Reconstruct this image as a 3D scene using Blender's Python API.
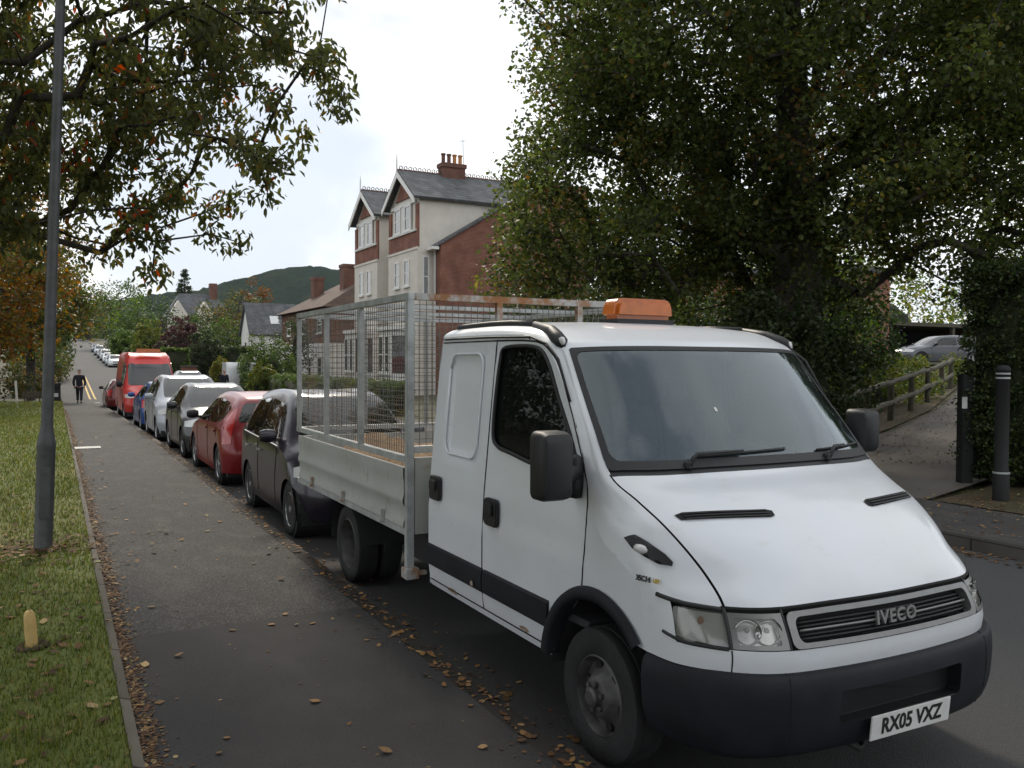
import bpy, bmesh, math, random
import numpy as np
from mathutils import Vector, Matrix
from mathutils.geometry import delaunay_2d_cdt
random.seed(7); RNG = np.random.default_rng(7)
R = math.radians
for o in list(bpy.data.objects): bpy.data.objects.remove(o)
SC = bpy.context.scene
COL = SC.collection
EYE = 1.87          # camera height above the pavement
RZ = -0.13          # road surface below the pavement

# ------------------------------------------------------------------ camera
def make_camera():
    f, yaw, p, ro = 868.0, .4853, .0249, .0054
    fw = Vector((math.sin(yaw)*math.cos(p), math.cos(yaw)*math.cos(p), -math.sin(p)))
    r0 = Vector((math.cos(yaw), -math.sin(yaw), 0)); u0 = r0.cross(fw)
    r = r0*math.cos(ro)+u0*math.sin(ro); u = -r0*math.sin(ro)+u0*math.cos(ro)
    cd = bpy.data.cameras.new('camera'); cam = bpy.data.objects.new('camera', cd); COL.objects.link(cam)
    m = Matrix((r, u, -fw)).transposed().to_4x4(); m.translation = Vector((0, 0, EYE))
    cam.matrix_world = m
    cd.sensor_width = 36; cd.lens = f*36/1024; cd.clip_start = .05; cd.clip_end = 9000
    SC.camera = cam
make_camera()

# ------------------------------------------------------------------ sky, sun, exposure
SUN_EL, SUN_AZ = 38.0, 12.0         # azimuth measured from +Y towards +X
def make_world():
    w = bpy.data.worlds.new('World'); SC.world = w; w.use_nodes = True
    nt = w.node_tree; nt.nodes.clear(); N = nt.nodes.new; L = nt.links.new
    out = N('ShaderNodeOutputWorld'); bg = N('ShaderNodeBackground'); bg.inputs[1].default_value = .1
    sky = N('ShaderNodeTexSky'); sky.sky_type = 'NISHITA'; sky.sun_disc = False
    sky.sun_elevation = R(SUN_EL); sky.sun_rotation = R(SUN_AZ); sky.dust_density = 2
    tc = N('ShaderNodeTexCoord'); mp = N('ShaderNodeMapping'); mp.inputs['Scale'].default_value = (1, 1, 2.6)
    mp.inputs['Location'].default_value = (3.3, 1.2, .4)
    no = N('ShaderNodeTexNoise'); no.inputs['Scale'].default_value = 2.1; no.inputs['Detail'].default_value = 7; no.inputs['Roughness'].default_value = .52
    cr = N('ShaderNodeValToRGB'); e = cr.color_ramp.elements
    e[0].position = .36; e[0].color = (7.0, 7.7, 8.7, 1); e[1].position = .60; e[1].color = (14, 14.1, 14.1, 1)
    m = cr.color_ramp.elements.new(.45); m.color = (11, 11.5, 11.9, 1)
    mx = N('ShaderNodeMixRGB'); mx.inputs[0].default_value = .88
    dt = N('ShaderNodeVectorMath'); dt.operation = 'DOT_PRODUCT'; dt.inputs[1].default_value = (.18, .972, .16)
    n2 = N('ShaderNodeTexNoise'); n2.inputs['Scale'].default_value = 9; n2.inputs['Detail'].default_value = 6
    ma = N('ShaderNodeMath'); ma.operation = 'MULTIPLY_ADD'; ma.inputs[1].default_value = .035
    mr = N('ShaderNodeMapRange'); mr.interpolation_type = 'SMOOTHSTEP'; mr.inputs[1].default_value = .998; mr.inputs[2].default_value = 1.016; mr.inputs[4].default_value = .85
    mb = N('ShaderNodeMixRGB'); mb.inputs[2].default_value = (6.3, 7.3, 8.6, 1)
    L(tc.outputs['Generated'], dt.inputs[0]); L(tc.outputs['Generated'], n2.inputs['Vector']); L(n2.outputs[0], ma.inputs[0]); L(dt.outputs['Value'], ma.inputs[2]); L(ma.outputs[0], mr.inputs[0]); L(mr.outputs[0], mb.inputs[0])
    L(tc.outputs['Generated'], mp.inputs[0]); L(mp.outputs[0], no.inputs['Vector']); L(no.outputs[0], cr.inputs[0])
    L(sky.outputs[0], mx.inputs[1]); L(cr.outputs[0], mb.inputs[1]); L(mb.outputs[0], mx.inputs[2]); L(mx.outputs[0], bg.inputs[0]); L(bg.outputs[0], out.inputs[0])
make_world()
def make_sun():
    ld = bpy.data.lights.new('sun', 'SUN'); ld.energy = 2.3; ld.angle = R(10); ld.color = (1, .90, .75)
    o = bpy.data.objects.new('sun', ld); COL.objects.link(o)
    d = Vector((math.sin(R(SUN_AZ))*math.cos(R(SUN_EL)), math.cos(R(SUN_AZ))*math.cos(R(SUN_EL)), math.sin(R(SUN_EL))))
    o.rotation_euler = d.to_track_quat('Z', 'Y').to_euler()
make_sun()
vs = SC.view_settings
vs.view_transform = 'Standard'; vs.look = 'None'; vs.exposure = 0.1; vs.gamma = 1; vs.use_curve_mapping = False

# ------------------------------------------------------------------ materials
def col3(c): return (c[0], c[1], c[2], 1)
def mat(name, c, rough=.6, metal=0, var=0, scale=5, bump=0, bscale=None, c2=None, coat=0, spec=.5, detail=6, ramp=(.35, .65)):
    m = bpy.data.materials.new(name); m.use_nodes = True; nt = m.node_tree; N = nt.nodes.new; L = nt.links.new
    b = nt.nodes['Principled BSDF']; b.inputs['Base Color'].default_value = col3(c)
    b.inputs['Roughness'].default_value = rough; b.inputs['Metallic'].default_value = metal
    b.inputs['Coat Weight'].default_value = coat; b.inputs['Specular IOR Level'].default_value = spec
    if coat: b.inputs['Coat Roughness'].default_value = .06
    if var or c2:
        tc = N('ShaderNodeTexCoord'); no = N('ShaderNodeTexNoise'); no.inputs['Scale'].default_value = scale; no.inputs['Detail'].default_value = detail
        no.inputs['Roughness'].default_value = .65
        L(tc.outputs['Object'], no.inputs['Vector'])
        cr = N('ShaderNodeValToRGB'); e = cr.color_ramp.elements; e[0].position, e[1].position = ramp
        if c2: e[0].color = col3(c); e[1].color = col3(c2)
        else:
            e[0].color = col3([x*(1-var) for x in c]); e[1].color = col3([min(1, x*(1+var)) for x in c])
        L(no.outputs[0], cr.inputs[0]); L(cr.outputs[0], b.inputs['Base Color'])
    if bump:
        tc = N('ShaderNodeTexCoord'); nb = N('ShaderNodeTexNoise'); nb.inputs['Scale'].default_value = bscale or scale*8; nb.inputs['Detail'].default_value = 4
        L(tc.outputs['Object'], nb.inputs['Vector'])
        bp = N('ShaderNodeBump'); bp.inputs['Strength'].default_value = bump; bp.inputs['Distance'].default_value = .01
        L(nb.outputs[0], bp.inputs['Height']); L(bp.outputs[0], b.inputs['Normal'])
    return m

def layered(name, base, layers, rough=.85, bump=.4, bscale=90, spec=.3):
    """base colour with noise layers: (scale, lo, hi, colour, strength, detail, axis_stretch)"""
    m = bpy.data.materials.new(name); m.use_nodes = True; nt = m.node_tree; N = nt.nodes.new; L = nt.links.new
    b = nt.nodes['Principled BSDF']; b.inputs['Roughness'].default_value = rough; b.inputs['Specular IOR Level'].default_value = spec
    tc = N('ShaderNodeTexCoord'); cur = None
    rgb = N('ShaderNodeRGB'); rgb.outputs[0].default_value = col3(base); cur = rgb.outputs[0]
    for i, (sc, lo, hi, c, st, det, stretch) in enumerate(layers):
        mp = N('ShaderNodeMapping'); mp.inputs['Scale'].default_value = stretch; mp.inputs['Location'].default_value = (i*3.7, i*1.9, 0)
        no = N('ShaderNodeTexNoise'); no.inputs['Scale'].default_value = sc; no.inputs['Detail'].default_value = det; no.inputs['Roughness'].default_value = .6
        mr = N('ShaderNodeMapRange'); mr.inputs[1].default_value = lo; mr.inputs[2].default_value = hi; mr.inputs[3].default_value = 0; mr.inputs[4].default_value = st
        mx = N('ShaderNodeMixRGB'); mx.inputs[2].default_value = col3(c)
        L(tc.outputs['Object'], mp.inputs[0]); L(mp.outputs[0], no.inputs['Vector']); L(no.outputs[0], mr.inputs[0]); L(mr.outputs[0], mx.inputs[0]); L(cur, mx.inputs[1]); cur = mx.outputs[0]
    L(cur, b.inputs['Base Color'])
    if bump:
        nb = N('ShaderNodeTexNoise'); nb.inputs['Scale'].default_value = bscale; nb.inputs['Detail'].default_value = 3
        L(tc.outputs['Object'], nb.inputs['Vector']); bp = N('ShaderNodeBump'); bp.inputs['Strength'].default_value = bump; bp.inputs['Distance'].default_value = .008
        L(nb.outputs[0], bp.inputs['Height']); L(bp.outputs[0], b.inputs['Normal'])
    return m

def brick(name, c1, c2, mortar, bw=.225, bh=.075, rough=.85, off=.5, ms=.012, var=.0):
    m = bpy.data.materials.new(name); m.use_nodes = True; nt = m.node_tree; N = nt.nodes.new; L = nt.links.new
    b = nt.nodes['Principled BSDF']; b.inputs['Roughness'].default_value = rough; b.inputs['Specular IOR Level'].default_value = .25
    tc = N('ShaderNodeTexCoord'); sp = N('ShaderNodeSeparateXYZ'); ad = N('ShaderNodeMath'); cb = N('ShaderNodeCombineXYZ')
    L(tc.outputs['Object'], sp.inputs[0]); L(sp.outputs[0], ad.inputs[0]); L(sp.outputs[1], ad.inputs[1]); L(ad.outputs[0], cb.inputs[0]); L(sp.outputs[2], cb.inputs[1])
    br = N('ShaderNodeTexBrick'); br.inputs['Scale'].default_value = 1; br.inputs['Brick Width'].default_value = bw; br.inputs['Row Height'].default_value = bh
    br.inputs['Mortar Size'].default_value = ms; br.offset = off
    br.inputs['Color1'].default_value = col3(c1); br.inputs['Color2'].default_value = col3(c2); br.inputs['Mortar'].default_value = col3(mortar)
    no = N('ShaderNodeTexNoise'); no.inputs['Scale'].default_value = 1.3; no.inputs['Detail'].default_value = 8; L(tc.outputs['Object'], no.inputs['Vector'])
    mr = N('ShaderNodeMapRange'); mr.inputs[1].default_value = .3; mr.inputs[2].default_value = .7; mr.inputs[3].default_value = .65; mr.inputs[4].default_value = 1.2
    mx = N('ShaderNodeMixRGB'); mx.blend_type = 'MULTIPLY'; mx.inputs[0].default_value = 1
    L(cb.outputs[0], br.inputs['Vector']); L(br.outputs[0], mx.inputs[1]); L(no.outputs[0], mr.inputs[0]); L(mr.outputs[0], mx.inputs[2]); L(mx.outputs[0], b.inputs['Base Color'])
    bp = N('ShaderNodeBump'); bp.inputs['Strength'].default_value = .5; bp.inputs['Distance'].default_value = .01; L(br.outputs[0], bp.inputs['Height']); L(bp.outputs[0], b.inputs['Normal'])
    return m

def leafmat(name='leaf', trans=.35, rough=.5):
    m = bpy.data.materials.new(name); m.use_nodes = True; nt = m.node_tree; nt.nodes.clear(); N = nt.nodes.new; L = nt.links.new
    at = N('ShaderNodeAttribute'); at.attribute_name = 'tint'
    d = N('ShaderNodeBsdfPrincipled'); d.inputs['Roughness'].default_value = rough; d.inputs['Specular IOR Level'].default_value = .35
    t = N('ShaderNodeBsdfTranslucent'); mx = N('ShaderNodeMixShader'); mx.inputs[0].default_value = trans; o = N('ShaderNodeOutputMaterial')
    hs = N('ShaderNodeHueSaturation'); hs.inputs['Value'].default_value = 1.9; hs.inputs['Saturation'].default_value = 1.15
    L(at.outputs['Color'], d.inputs['Base Color']); L(at.outputs['Color'], hs.inputs['Color']); L(hs.outputs[0], t.inputs[0])
    L(d.outputs[0], mx.inputs[1]); L(t.outputs[0], mx.inputs[2]); L(mx.outputs[0], o.inputs[0])
    return m

def glassmat(name, tint=(.5, .55, .55), alpha=.5, refl=1.0, rough=.02, base=(.01, .012, .012), glc=(1, 1, 1, 1)):
    """windscreen glass: mirror-like reflection over partly clear, partly tinted body"""
    m = bpy.data.materials.new(name); m.use_nodes = True; nt = m.node_tree; nt.nodes.clear(); N = nt.nodes.new; L = nt.links.new
    o = N('ShaderNodeOutputMaterial'); tr = N('ShaderNodeBsdfTransparent'); tr.inputs[0].default_value = col3(tint)
    df = N('ShaderNodeBsdfDiffuse'); df.inputs[0].default_value = col3(base)
    gl = N('ShaderNodeBsdfGlossy'); gl.inputs['Roughness'].default_value = rough; gl.inputs[0].default_value = glc
    m1 = N('ShaderNodeMixShader'); m1.inputs[0].default_value = alpha; L(df.outputs[0], m1.inputs[1]); L(tr.outputs[0], m1.inputs[2])
    fr = N('ShaderNodeFresnel'); fr.inputs[0].default_value = 1.55; mu = N('ShaderNodeMath'); mu.operation = 'MULTIPLY'; mu.inputs[1].default_value = refl
    mu.use_clamp = True; L(fr.outputs[0], mu.inputs[0])
    m2 = N('ShaderNodeMixShader'); L(mu.outputs[0], m2.inputs[0]); L(m1.outputs[0], m2.inputs[1]); L(gl.outputs[0], m2.inputs[2]); L(m2.outputs[0], o.inputs[0])
    return m

MT = {}
MT['van_white'] = layered('van_white', (.72, .745, .79), [(1.1, .45, .8, (.62, .62, .60), .5, 6, (1, 1, 1)), (7, .60, .8, (.45, .42, .38), .28, 10, (1, 1, 2.5)), (2.3, .62, .78, (.52, .51, .49), .25, 10, (2, 2, .5))], rough=.32, bump=0, spec=.5)
MT['van_white'].node_tree.nodes['Principled BSDF'].inputs['Coat Weight'].default_value = .5
MT['van_white'].node_tree.nodes['Principled BSDF'].inputs['Coat Roughness'].default_value = .08
MT['black_plastic'] = mat('black_plastic', (.011, .0115, .013), .5, var=.25, scale=6, bump=.15, bscale=250)
MT['bumper_plastic'] = mat('bumper_plastic', (.011, .012, .016), .6, spec=.3, var=.3, scale=4, bump=.2, bscale=300)
MT['rubber'] = mat('rubber', (.018, .018, .019), .8, var=.3, scale=9, bump=.3, bscale=60)
MT['seal'] = mat('seal', (.012, .012, .013), .55)
MT['gap'] = mat('gap', (.01, .01, .01), .9)
MT['steel_wheel'] = mat('steel_wheel', (.085, .082, .08), .5, .3, var=.35, scale=12)
MT['alloy'] = mat('alloy', (.42, .42, .43), .35, .8, var=.1, scale=12)
MT['galv'] = mat('galvanised', (.42, .44, .44), .5, .35, var=.22, scale=7, bump=.1, bscale=80)
MT['rust'] = mat('rusty_steel', (.42, .43, .42), .7, .1, c2=(.28, .13, .05), scale=6, ramp=(.45, .6))
MT['rust_spot'] = mat('rust_spot', (.20, .085, .03), .9, c2=(.42, .36, .30), scale=30)
MT['wire'] = mat('wire', (.15, .145, .135), .55, .4, c2=(.26, .15, .08), scale=3, ramp=(.5, .66))
MT['board'] = layered('dropside', (.42, .43, .41), [(1.5, .4, .75, (.30, .30, .27), .6, 7, (1, 1, 1)), (7, .6, .75, (.22, .14, .08), .6, 6, (1, 2, 1))], rough=.55, bump=.1)
MT['chassis'] = mat('chassis', (.02, .02, .02), .8)
MT['dark_in'] = mat('cab_interior', (.035, .037, .04), .85)
MT['seatcloth'] = mat('seat_cloth', (.06, .065, .075), .95, var=.2, scale=30)
MT['dash'] = mat('dashboard', (.25, .29, .27), .8, var=.15, scale=10)
MT['screen'] = glassmat('windscreen_glass', (.78, .92, .92), .82, 1.85, .02, (.05, .065, .07), (.84, .94, 1, 1))
MT['side_glass'] = glassmat('side_glass', (.2, .22, .21), .45, .3, .015)
MT['car_glass'] = glassmat('car_glass', (.2, .22, .22), .1, 1.3, .03, (.012, .014, .014))
MT['car_side_glass'] = glassmat('car_side_glass', (.2, .22, .22), .1, 1.0, .02, (.008, .009, .009))
MT['chrome'] = mat('reflector', (.8, .8, .8), .12, 1)
MT['lens'] = glassmat('lamp_lens', (.92, .92, .9), .85, 1.0, .05, (.5, .5, .47))
MT['lens_grey'] = mat('grey_lens', (.58, .59, .58), .2, 0, coat=1)
MT['silver'] = mat('silver_trim', (.21, .21, .205), .35, .6, var=.08, scale=20)
MT['amber'] = mat('amber_lens', (.52, .13, .015), .3, coat=.6, var=.15, scale=14)
MT['red_lens'] = mat('red_lens', (.45, .02, .02), .2, coat=1)
MT['orange_reflect'] = mat('orange_marker', (.7, .17, .03), .35)
MT['plate_white'] = mat('plate_white', (.66, .66, .64), .4, var=.08, scale=8)
MT['ink'] = mat('plate_ink', (.015, .015, .015), .5)
MT['gold'] = mat('badge_gold', (.5, .36, .06), .4, .3)
MT['bright'] = mat('bright_bezel', (.78, .79, .80), .25, .5)
MT['badge'] = mat('badge_metal', (.5, .5, .5), .3, .8)
MT['asphalt_old'] = layered('pavement_asphalt', (.037, .034, .033), [(.9, .42, .62, (.033, .031, .031), .8, 7, (1, .45, 1)), (3.2, .5, .62, (.070, .064, .058), .6, 10, (1, .55, 1)), (11, .56, .66, (.035, .033, .032), .7, 8, (1, 1, 1)), (110, .54, .62, (.20, .195, .185), .6, 2, (1, 1, 1)), (1.6, .66, .74, (.15, .12, .10), .4, 8, (1, .3, 1))], bump=.9, bscale=140)
MT['asphalt_new'] = layered('patch_asphalt', (.036, .033, .033), [(2.2, .45, .7, (.052, .048, .046), .8, 7, (1, .6, 1)), (170, .52, .68, (.12, .12, .12), .45, 2, (1, 1, 1))], bump=.8, bscale=170)
MT['road'] = layered('road_asphalt', (.054, .053, .054), [(.5, .4, .7, (.048, .047, .047), .8, 6, (1, .12, 1)), (130, .5, .66, (.14, .14, .14), .5, 2, (1, 1, 1)), (6, .62, .7, (.095, .088, .08), .4, 7, (1, .5, 1))], bump=.8, bscale=120)
MT['drive'] = layered('driveway_gravel', (.115, .10, .088), [(.7, .4, .65, (.07, .063, .055), .8, 7, (1, 1, 1)), (60, .5, .66, (.19, .17, .15), .5, 3, (1, 1, 1))], bump=.9, bscale=80)
MT['kerb'] = brick('kerb_concrete', (.105, .097, .087), (.083, .077, .069), (.03, .027, .023), .915, 40, ms=.012, off=0)
MT['edging'] = brick('edging_concrete', (.13, .115, .095), (.085, .075, .058), (.03, .025, .018), .915, 40, ms=.012, off=0)
MT['paint_white'] = mat('road_paint_white', (.55, .54, .5), .8, var=.25, scale=12)
MT['paint_yellow'] = mat('road_paint_yellow', (.55, .38, .12), .8, var=.25, scale=12)
MT['lawn'] = layered('lawn', (.11, .13, .028), [(.35, .4, .65, (.12, .135, .032), .8, 6, (1, 1, 1)), (3, .45, .7, (.045, .085, .015), .7, 8, (1, 1, 1)), (.16, .52, .66, (.20, .145, .05), .6, 8, (1, 1, 1)), (25, .5, .7, (.17, .2, .06), .35, 4, (1, 1, 1))], bump=1, bscale=45)
MT['ground'] = layered('ground', (.045, .05, .018), [(.05, .4, .6, (.07, .06, .03), .8, 8, (1, 1, 1)), (2, .45, .65, (.03, .028, .015), .7, 8, (1, 1, 1))], bump=.6, bscale=20)
MT['verge'] = layered('leaf_litter', (.07, .052, .032), [(1.3, .4, .65, (.035, .04, .015), .8, 8, (1, 1, 1)), (30, .55, .68, (.18, .10, .04), .7, 3, (1, 1, 1))], bump=1, bscale=40)
MT['bark'] = mat('bark', (.045, .038, .03), .95, var=.4, scale=6, bump=1, bscale=25)
MT['bark_pale'] = mat('bark_grey', (.07, .062, .052), .95, var=.4, scale=8, bump=1, bscale=30)
MT['leaf'] = leafmat('leaf', .5)
MT['leaf_dense'] = leafmat('hedge_leaf', .32)
MT['fallen'] = leafmat('fallen_leaf', .1, .8)
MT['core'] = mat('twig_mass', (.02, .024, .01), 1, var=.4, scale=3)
MT['render_cream'] = mat('cream_render', (.60, .56, .50), .9, var=.07, scale=1.2)
MT['render_white'] = mat('white_render', (.66, .65, .62), .9, var=.07, scale=1.2)
MT['brick'] = brick('red_brick', (.24, .075, .045), (.18, .06, .04), (.20, .14, .11))
MT['brick_dark'] = brick('brown_brick', (.17, .06, .04), (.13, .05, .035), (.15, .11, .09))
MT['brick_orange'] = brick('orange_brick', (.34, .12, .07), (.27, .09, .05), (.3, .22, .17))
MT['slate'] = brick('slate_tiles', (.13, .135, .145), (.09, .095, .10), (.03, .03, .03), .3, .16, .7, ms=.01)
MT['tile_brown'] = brick('brown_tiles', (.12, .075, .055), (.09, .06, .045), (.03, .02, .02), .25, .16, .85, ms=.01)
MT['white_wood'] = mat('white_paint', (.68, .67, .64), .5, var=.05, scale=4)
MT['house_glass'] = glassmat('house_glass', (.3, .3, .3), .1, 1.6, .03, (.03, .035, .04))
MT['curtain'] = mat('curtain', (.35, .33, .30), .9)
MT['terracotta'] = mat('terracotta', (.42, .19, .07), .8, var=.2, scale=5)
MT['wood_old'] = mat('weathered_wood', (.075, .068, .045), .9, var=.35, scale=9, bump=.6, bscale=60)
MT['black_paint'] = mat('black_paint', (.005, .005, .0055), .7, var=.2, scale=5)
MT['lamp_paint'] = mat('grey_lamp_paint', (.075, .078, .08), .5, .2, var=.2, scale=8)
MT['bin'] = mat('bin_plastic', (.012, .012, .013), .5)
MT['marker'] = mat('cream_plastic', (.62, .43, .17), .5, var=.1, scale=10)
MT['cloth_dark'] = mat('dark_cloth', (.012, .013, .02), .95, var=.3, scale=20)
MT['cloth_grey'] = mat('grey_cloth', (.03, .03, .035), .95, var=.3, scale=20)
MT['skin'] = mat('skin', (.42, .25, .18), .6)
MT['hair'] = mat('grey_hair', (.25, .22, .19), .9)
MT['chips'] = layered('woodchip', (.24, .15, .08), [(14, .4, .65, (.11, .065, .035), .9, 6, (1, 1, 1)), (50, .5, .7, (.4, .28, .15), .6, 3, (1, 1, 1))], bump=1, bscale=50)
def paint(n, c, rough=.28): 
    MT[n] = mat(n, c, rough, .15, coat=.45, var=.06, scale=2); return MT[n]
paint('paint_purple', (.022, .018, .028)); paint('paint_red', (.22, .012, .016)); paint('paint_black', (.03, .032, .034)); paint('paint_silver', (.36, .38, .42))
paint('paint_blue', (.015, .06, .24)); paint('paint_vanred', (.52, .03, .025), .4); paint('paint_darkred', (.12, .01, .01)); paint('paint_white_car', (.7, .71, .72)); paint('paint_grey', (.085, .092, .105))
paint('paint_pale_blue', (.34, .40, .48)); paint('paint_mid_grey', (.2, .2, .21))

# ------------------------------------------------------------------ mesh helpers
class MB:
    def __init__(s): s.v = []; s.f = []; s.mi = []; s.cur = 0
    def add(s, vs, fs):
        o = len(s.v); s.v += [tuple(map(float, p)) for p in vs]; s.f += [tuple(i+o for i in f) for f in fs]; s.mi += [s.cur]*len(fs); return s
    def box(s, c, d, rot=None):
        x, y, z = [q/2 for q in d]; P = [(-x,-y,-z),(x,-y,-z),(x,y,-z),(-x,y,-z),(-x,-y,z),(x,-y,z),(x,y,z),(-x,y,z)]
        M = rot if rot else Matrix.Identity(3); c = Vector(c)
        return s.add([tuple(M @ Vector(p)+c) for p in P], [(0,3,2,1),(4,5,6,7),(0,1,5,4),(1,2,6,5),(2,3,7,6),(3,0,4,7)])
    def box2(s, a, b): return s.box([(p+q)/2 for p, q in zip(a, b)], [abs(q-p) for p, q in zip(a, b)])
    def bar(s, a, b, w, h=None):
        a, b = Vector(a), Vector(b); d = (b-a); L = d.length; h = h or w
        q = d.to_track_quat('Y', 'Z').to_matrix(); return s.box((a+b)/2, (w, L, h), q)
    def tube(s, pts, r, n=6, cap=True):
        pts = [Vector(p) for p in pts]; rs = r if isinstance(r, (list, tuple)) else [r]*len(pts); V = []; F = []
        pr = None
        for i, p in enumerate(pts):
            t = (pts[min(i+1, len(pts)-1)]-pts[max(i-1, 0)]).normalized()
            if pr is None:
                a = Vector((0, 0, 1)) if abs(t.z) < .9 else Vector((1, 0, 0)); u = t.cross(a).normalized()
            else: u = (pr-t*pr.dot(t)).normalized()
            pr = u; w = t.cross(u)
            for k in range(n):
                an = 2*math.pi*k/n; V.append(p+(u*math.cos(an)+w*math.sin(an))*rs[i])
        for i in range(len(pts)-1):
            for k in range(n):
                F.append((i*n+k, i*n+(k+1) % n, (i+1)*n+(k+1) % n, (i+1)*n+k))
        if cap: F.append(tuple(range(n))[::-1]); F.append(tuple((len(pts)-1)*n+k for k in range(n)))
        return s.add(V, F)
    def lathe(s, prof, n=24, axis='z', c=(0,0,0), cap=False):
        V = []; F = []
        for (r, h) in prof:
            for k in range(n):
                a = 2*math.pi*k/n; x, y = r*math.cos(a), r*math.sin(a)
                p = (x, y, h) if axis == 'z' else (h, x, y) if axis == 'x' else (x, h, y)
                V.append((p[0]+c[0], p[1]+c[1], p[2]+c[2]))
        for i in range(len(prof)-1):
            for k in range(n): F.append((i*n+k, i*n+(k+1) % n, (i+1)*n+(k+1) % n, (i+1)*n+k))
        if cap: F.append(tuple(range(n))[::-1]); F.append(tuple((len(prof)-1)*n+k for k in range(n)))
        return s.add(V, F)
    def prism(s, poly, fn, h0, h1):
        """poly 2D extruded: fn(u,v,h)->xyz"""
        n = len(poly); V = [fn(u, v, h0) for u, v in poly]+[fn(u, v, h1) for u, v in poly]
        F = [tuple(range(n))[::-1], tuple(range(n, 2*n))]+[(i, (i+1) % n, n+(i+1) % n, n+i) for i in range(n)]
        return s.add(V, F)
    def grid(s, P):
        n, m = len(P), len(P[0]); V = [p for row in P for p in row]
        return s.add(V, [(i*m+j, i*m+j+1, (i+1)*m+j+1, (i+1)*m+j) for i in range(n-1) for j in range(m-1)])
    def build(s, name, m, parent=None, smooth=False, bevel=0, mats=None):
        me = bpy.data.meshes.new(name); me.from_pydata(s.v, [], s.f); me.materials.append(MT[m] if isinstance(m, str) else m)
        for q in (mats or []): me.materials.append(MT[q])
        if mats: me.polygons.foreach_set('material_index', s.mi)
        bm = bmesh.new(); bm.from_mesh(me); bmesh.ops.remove_doubles(bm, verts=bm.verts, dist=1e-5)
        bmesh.ops.recalc_face_normals(bm, faces=bm.faces)
        if bevel:
            ed = [e for e in bm.edges if len(e.link_faces) == 2 and e.calc_face_angle(0) > .6]
            bmesh.ops.bevel(bm, geom=ed, offset=bevel, segments=2, affect='EDGES', clamp_overlap=True)
        bm.to_mesh(me); bm.free()
        if smooth:
            me.polygons.foreach_set('use_smooth', [True]*len(me.polygons))
            if smooth != 'all': me.set_sharp_from_angle(angle=R(38))
        o = bpy.data.objects.new(name, me); COL.objects.link(o)
        if parent: o.parent = parent
        return o
def tag(o, label=None, cat=None, group=None, kind=None):
    if label: o['label'] = label
    if cat: o['category'] = cat
    if group: o['group'] = group
    if kind: o['kind'] = kind
    return o
def empty(name, loc, label, cat, group=None, rz=0):
    o = bpy.data.objects.new(name, None); COL.objects.link(o); o.location = loc; o.rotation_euler = (0, 0, rz); o.empty_display_size = .2
    return tag(o, label, cat, group)
def struct(o): o['kind'] = 'structure'; return o
def dup(root, loc, rz=0, label=None, remap=None):
    r = root.copy(); COL.objects.link(r); r.location = loc; r.rotation_euler = (0, 0, rz)
    if label: r['label'] = label
    def rec(src, dst):
        for ch in list(src.children):
            c = ch.copy(); COL.objects.link(c); c.parent = dst
            if remap and c.type == 'MESH' and c.data.materials and c.data.materials[0].name in remap:
                c.data = c.data.copy(); c.data.materials[0] = MT[remap[c.data.materials[0].name]]
            rec(ch, c)
    rec(root, r); return r

class Surf:
    """Catmull-Rom tensor surface through a control net (rows x cols)"""
    def __init__(s, net):
        P = np.array(net, float); s.o = 0
        if abs(P[:, 0, 0]).max() < 1e-6: # centre line first: mirror the net
            M = P[:, :0:-1].copy(); M[:, :, 0] *= -1; s.o = P.shape[1]-1; P = np.concatenate([M, P], 1)
        s.P = P
    @staticmethod
    def w(t, n):
        i = int(min(max(math.floor(t), 0), n-2)); u = t-i
        idx = [max(i-1, 0), i, i+1, min(i+2, n-1)]
        u2, u3 = u*u, u*u*u
        return idx, [.5*(-u3+2*u2-u), .5*(3*u3-5*u2+2), .5*(-3*u3+4*u2+u), .5*(u3-u2)]
    def __call__(s, a, b):
        b = b+s.o; ia, wa = s.w(a, s.P.shape[0]); ib, wb = s.w(b, s.P.shape[1]); r = np.zeros(3)
        for i, x in zip(ia, wa):
            for j, y in zip(ib, wb): r += x*y*s.P[i, j]
        return r
    def nrm(s, a, b):
        e = .02; du = s(a+e, b)-s(a-e, b); dv = s(a, b+e)-s(a, b-e); n = np.cross(dv, du); n /= np.linalg.norm(n)+1e-9
        return n
    def off(s, a, b, d): return s(a, b)+s.nrm(a, b)*d

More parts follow.
